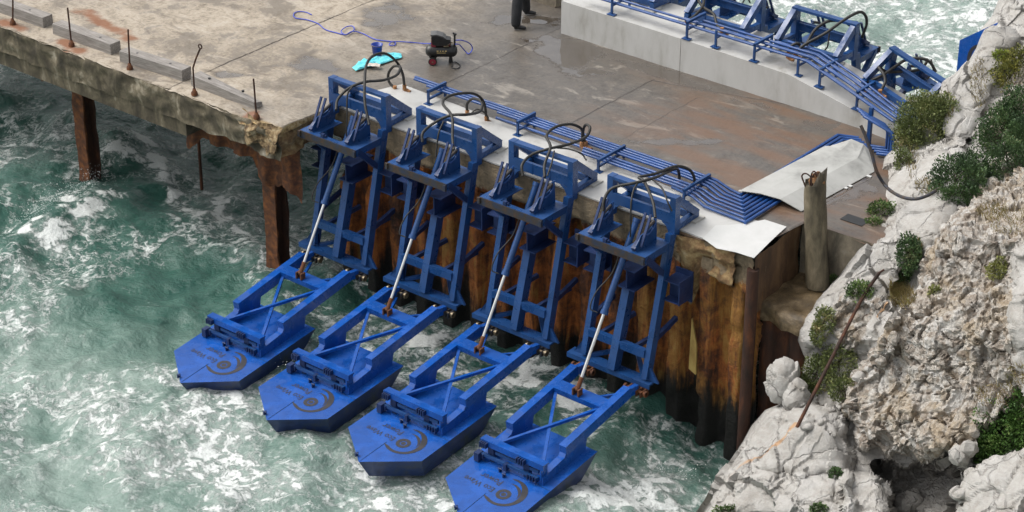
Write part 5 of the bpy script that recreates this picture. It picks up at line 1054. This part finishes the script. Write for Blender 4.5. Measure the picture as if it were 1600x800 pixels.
def finish_leaves(V, Fc, T, name, mat, root):
    me = bpy.data.meshes.new(name); me.from_pydata(V, [], Fc); me.materials.append(mat)
    a = me.attributes.new('tone', 'FLOAT', 'FACE'); a.data.foreach_set('value', T)
    o = bpy.data.objects.new(name, me); COL.objects.link(o); o.parent = root; o.matrix_parent_inverse = Matrix.Translation(root.location).inverted(); return o
def bush(lobes, lb, mat=LEAF, dens=1.0, leaf=.036, up=Vector((0, 0, 1)), cat='bush', dry=0.0):
    """lobes: (u, v, ru, rv) in photo pixels, set on the rock surface"""
    u0, v0 = lobes[0][:2]; root = empty('bush', hit(u0, v0)); tag(root, lb, cat, 'bushes on the cliff')
    V = []; Fc = []; T = []; sv = MB()
    for (u, w, ru, rv) in lobes:
        c = hit(u, w); sc = depth(c) / F; a, b_ = ru * sc * 1.12, rv * sc * 1.12; dp = .75 * min(a, b_); cc = np.array(c) - RP[2] * dp * .58
        n = int(19000 * dens * (a * b_) / (leaf / .045) ** 1.6) + 60
        lump = random.uniform(0, 100)
        for _ in range(n):
            d = Vector((random.gauss(0, 1), random.gauss(0, 1), random.gauss(0, 1))).normalized()
            k = fr(d * 1.0 + Vector((lump, 0, 0)), 2.4, 3); r = (random.random() ** .33) * (1.0 + .28 * k)
            if r < .45: continue
            p = Vector(cc + RP[0] * d.x * a * r + RP[1] * d.y * b_ * r - RP[2] * d.z * dp * r)
            out = Vector(RP[0] * d.x * b_ + RP[1] * d.y * a - RP[2] * d.z * a).normalized()
            ax_ = (out * .8 + up * .6 + Vector((random.gauss(0, .5), random.gauss(0, .5), random.gauss(0, .5)))).normalized(); sd = ax_.orthogonal().normalized(); sd = Matrix.Rotation(random.uniform(0, 6.28), 3, ax_) @ sd
            L = leaf * random.uniform(.6, 1.5); wv_ = L * .32; i0 = len(V)
            V += [tuple(p), tuple(p + ax_ * L * .5 + sd * wv_), tuple(p + ax_ * L), tuple(p + ax_ * L * .5 - sd * wv_)]; Fc.append((i0, i0 + 1, i0 + 2, i0 + 3))
            cl_ = fr(p, 3.2, 3); T.append(min(1, max(0, .45 + .55 * cl_ + random.uniform(-.28, .28))) if random.random() > dry else 1.0)
        for _ in range(7):
            d = Vector((random.gauss(0, 1), random.gauss(0, 1), random.gauss(0, 1))).normalized(); e = Vector(cc + RP[0] * d.x * a * .8 + RP[1] * d.y * b_ * .8 - RP[2] * d.z * dp * .8); sv.tube([c, (Vector(c) + e) / 2 + Vector((0, 0, .03)), e], [.014, .01, .005], 5)
        s_ = sv.build('stems', WOODY, root); s_.matrix_parent_inverse = Matrix.Translation(root.location).inverted(); sv = MB()
    finish_leaves(V, Fc, T, 'foliage', mat, root); return root
bush([(1440, 195, 42, 45), (1462, 180, 32, 32), (1418, 225, 22, 38), (1410, 255, 12, 22)], 'olive green bush over the far blue pipes at the edge of the deck', LEAFO, 1.0)
bush([(1565, 215, 40, 48), (1590, 180, 30, 40), (1575, 260, 32, 40), (1595, 235, 25, 50)], 'big dark green bush at the right edge, above the dry grass ledge', LEAFD, 1.0)
bush([(1493, 283, 40, 36), (1520, 275, 26, 36), (1500, 305, 30, 16)], 'round dark bush where the black cable ends', LEAFD, 1.1)
bush([(1376, 338, 25, 22), (1365, 355, 15, 14)], 'small green bush over the hole in the deck at the foot of the rock', LEAF, 1.2)
bush([(1418, 395, 18, 28), (1410, 425, 13, 18)], 'tall narrow dark bush left of the rubble mass, beside a yellow weed', LEAFD, 1.2)
bush([(1343, 457, 21, 17)], 'low green cushion behind the top of the leaning rusty rod', LEAF, 1.2)
bush([(1302, 440, 9, 10)], 'tiny round green cushion on the smooth rock near the concrete post', LEAF, 1.3)
bush([(1288, 500, 14, 20), (1277, 522, 11, 17)], 'narrow olive cushion on the left rim of the rock below the post', LEAFO, 1.2)
bush([(1310, 570, 28, 34), (1275, 585, 20, 30), (1255, 610, 18, 20), (1318, 610, 22, 18)], 'wide olive green patch of shrubs crossed by the leaning rod', LEAFO, 1.0)
bush([(1570, 675, 50, 52), (1555, 710, 34, 26), (1600, 650, 35, 45)], 'bright grass green bush over the pale slab in the lower right corner', LEAFG, 1.0, .042)
bush([(1305, 742, 10, 11)], 'tiny dark plant in the crack left of the upright slab', LEAFD, 1.3)
bush([(1140, 798, 24, 7), (1278, 797, 13, 9)], 'thin green tufts along the bottom edge of the photo on the white mound', LEAF, 1.3)
bush([(1578, 118, 30, 24), (1590, 95, 24, 20)], 'yellow flowered scrub on the upper right rock face', leafmat('flowering_scrub', [(0, (.06, .075, .018)), (.5, (.15, .16, .035)), (.9, (.30, .28, .05)), (1, (.45, .38, .06))]), .8)
bush([(1563, 86, 12, 7)], 'small lime green weed high on the upper right rock', leafmat('lime_weed', [(0, (.12, .17, .02)), (1, (.30, .36, .05))]), 1.2)
bush([(1555, 424, 14, 12), (1562, 412, 9, 9)], 'small yellow green weed beside the smooth slab at the right', leafmat('yellow_weed', [(0, (.10, .12, .03)), (1, (.28, .28, .08))]), .9)
bush([(1460, 457, 9, 10)], 'little straw and green weed in the middle of the rubble face', MATS['yellow_weed'], .9)
def grass(name, lobes, lb, n, mat, ht, kind=None, cat='grass'):
    u0, v0 = lobes[0][:2]; V = []; Fc = []; T = []
    for (u, w, ru, rv) in lobes:
        for _ in range(n):
            a = random.uniform(0, 6.28); r = math.sqrt(random.random()); p = hit(u + ru * r * math.cos(a), w + rv * r * math.sin(a)); d = Vector((random.gauss(0, .45), random.gauss(0, .45) - .2, 1)).normalized(); L = ht * random.uniform(.4, 1.2); s_ = d.orthogonal().normalized() * .006; i0 = len(V)
            V += [tuple(p - s_), tuple(p + s_), tuple(p + d * L + Vector((random.gauss(0, .02), random.gauss(0, .02), 0)))]; Fc.append((i0, i0 + 1, i0 + 2)); T.append(random.random())
    root = empty(name, hit(u0, v0)); o = finish_leaves(V, Fc, T, 'blades', mat, root); tag(root, lb, cat)
    if kind:
        mw = o; bpy.data.objects.remove(root); o.parent = None; o.matrix_parent_inverse = Matrix.Identity(4); o.name = name; tag(o, lb, cat, kind=kind)
grass('grass_tuft', [(1410, 465, 20, 18), (1402, 452, 12, 12)], 'straw coloured grass tuft at the left end of the rubble face', 500, DRYG, .17)
grass('grass_tuft', [(1425, 250, 10, 30)], 'wispy dry stalks on the smooth rock right of the first olive bush', 60, DRYG, .22)
grass('dry_grass', [(1580, 345, 40, 25), (1550, 330, 25, 14), (1560, 620, 40, 20), (1590, 590, 20, 20), (1450, 290, 20, 14), (1430, 390, 12, 18), (1530, 130, 14, 40), (1480, 165, 12, 20), (1440, 160, 20, 10)], 'thin dry grass growing over the rock ledges', 260, DRYG, .10, 'stuff')
# black cable and leaning rod
cb = [(1345, 196, 5.2), (1352, 212, 5.1), (1362, 240, 4.8), (1370, 268, 4.4), (1385, 292, 3.9), (1405, 306, 3.4), (1428, 311, 3.0), (1448, 306, 2.6), (1462, 298, 2.3)]
near_ = lambda u, w: min(depth(hit(u + a, w + c)) for a in (-14, 0, 14, 28) for c in (-14, 0, 14)) - .22
wref = near_(1385, 292)
P = [atw(u, w, wref - .01 * i) for i, (u, w, _) in enumerate(cb[:4])] + [atw(u, w, near_(u, w)) for u, w, _ in cb[4:]]
mb = MB(); mb.tube(spline(P, 6), .030, 9); tag(mb.build('cable', WORN), 'thick dark cable hanging in a loop in front of the white rock', 'cable')
hb_ = hit(1245, 668); ht_ = hit(1362, 446); te = atw(1374, 426, depth(ht_) - .15)
P = [np.array(hb_), np.array(atw(1297, 565, (depth(hb_) + depth(te)) / 2 - .25)), np.array(atw(1345, 470, depth(te) - .05)), te]
mb = MB(); mb.tube(spline(P, 5), .030, 8); mb.tube([te, te + RP[0] * .08 - RP[1] * .05], .02, 6); tag(mb.build('iron_rod', RUSTD), 'long rusty iron rod leaning on the cliff above the white mound', 'rod')
# dark hole and its rim on the deck by the small bush
mb = MB(); q = atz(1336, 344); mb.box(q[0] - .22, q[0] + .22, q[1] - .14, q[1] + .12, .004, .012); tag(mb.build('drain_hole', BLACK), 'dark square hole in the deck beside the small bush', 'hole')
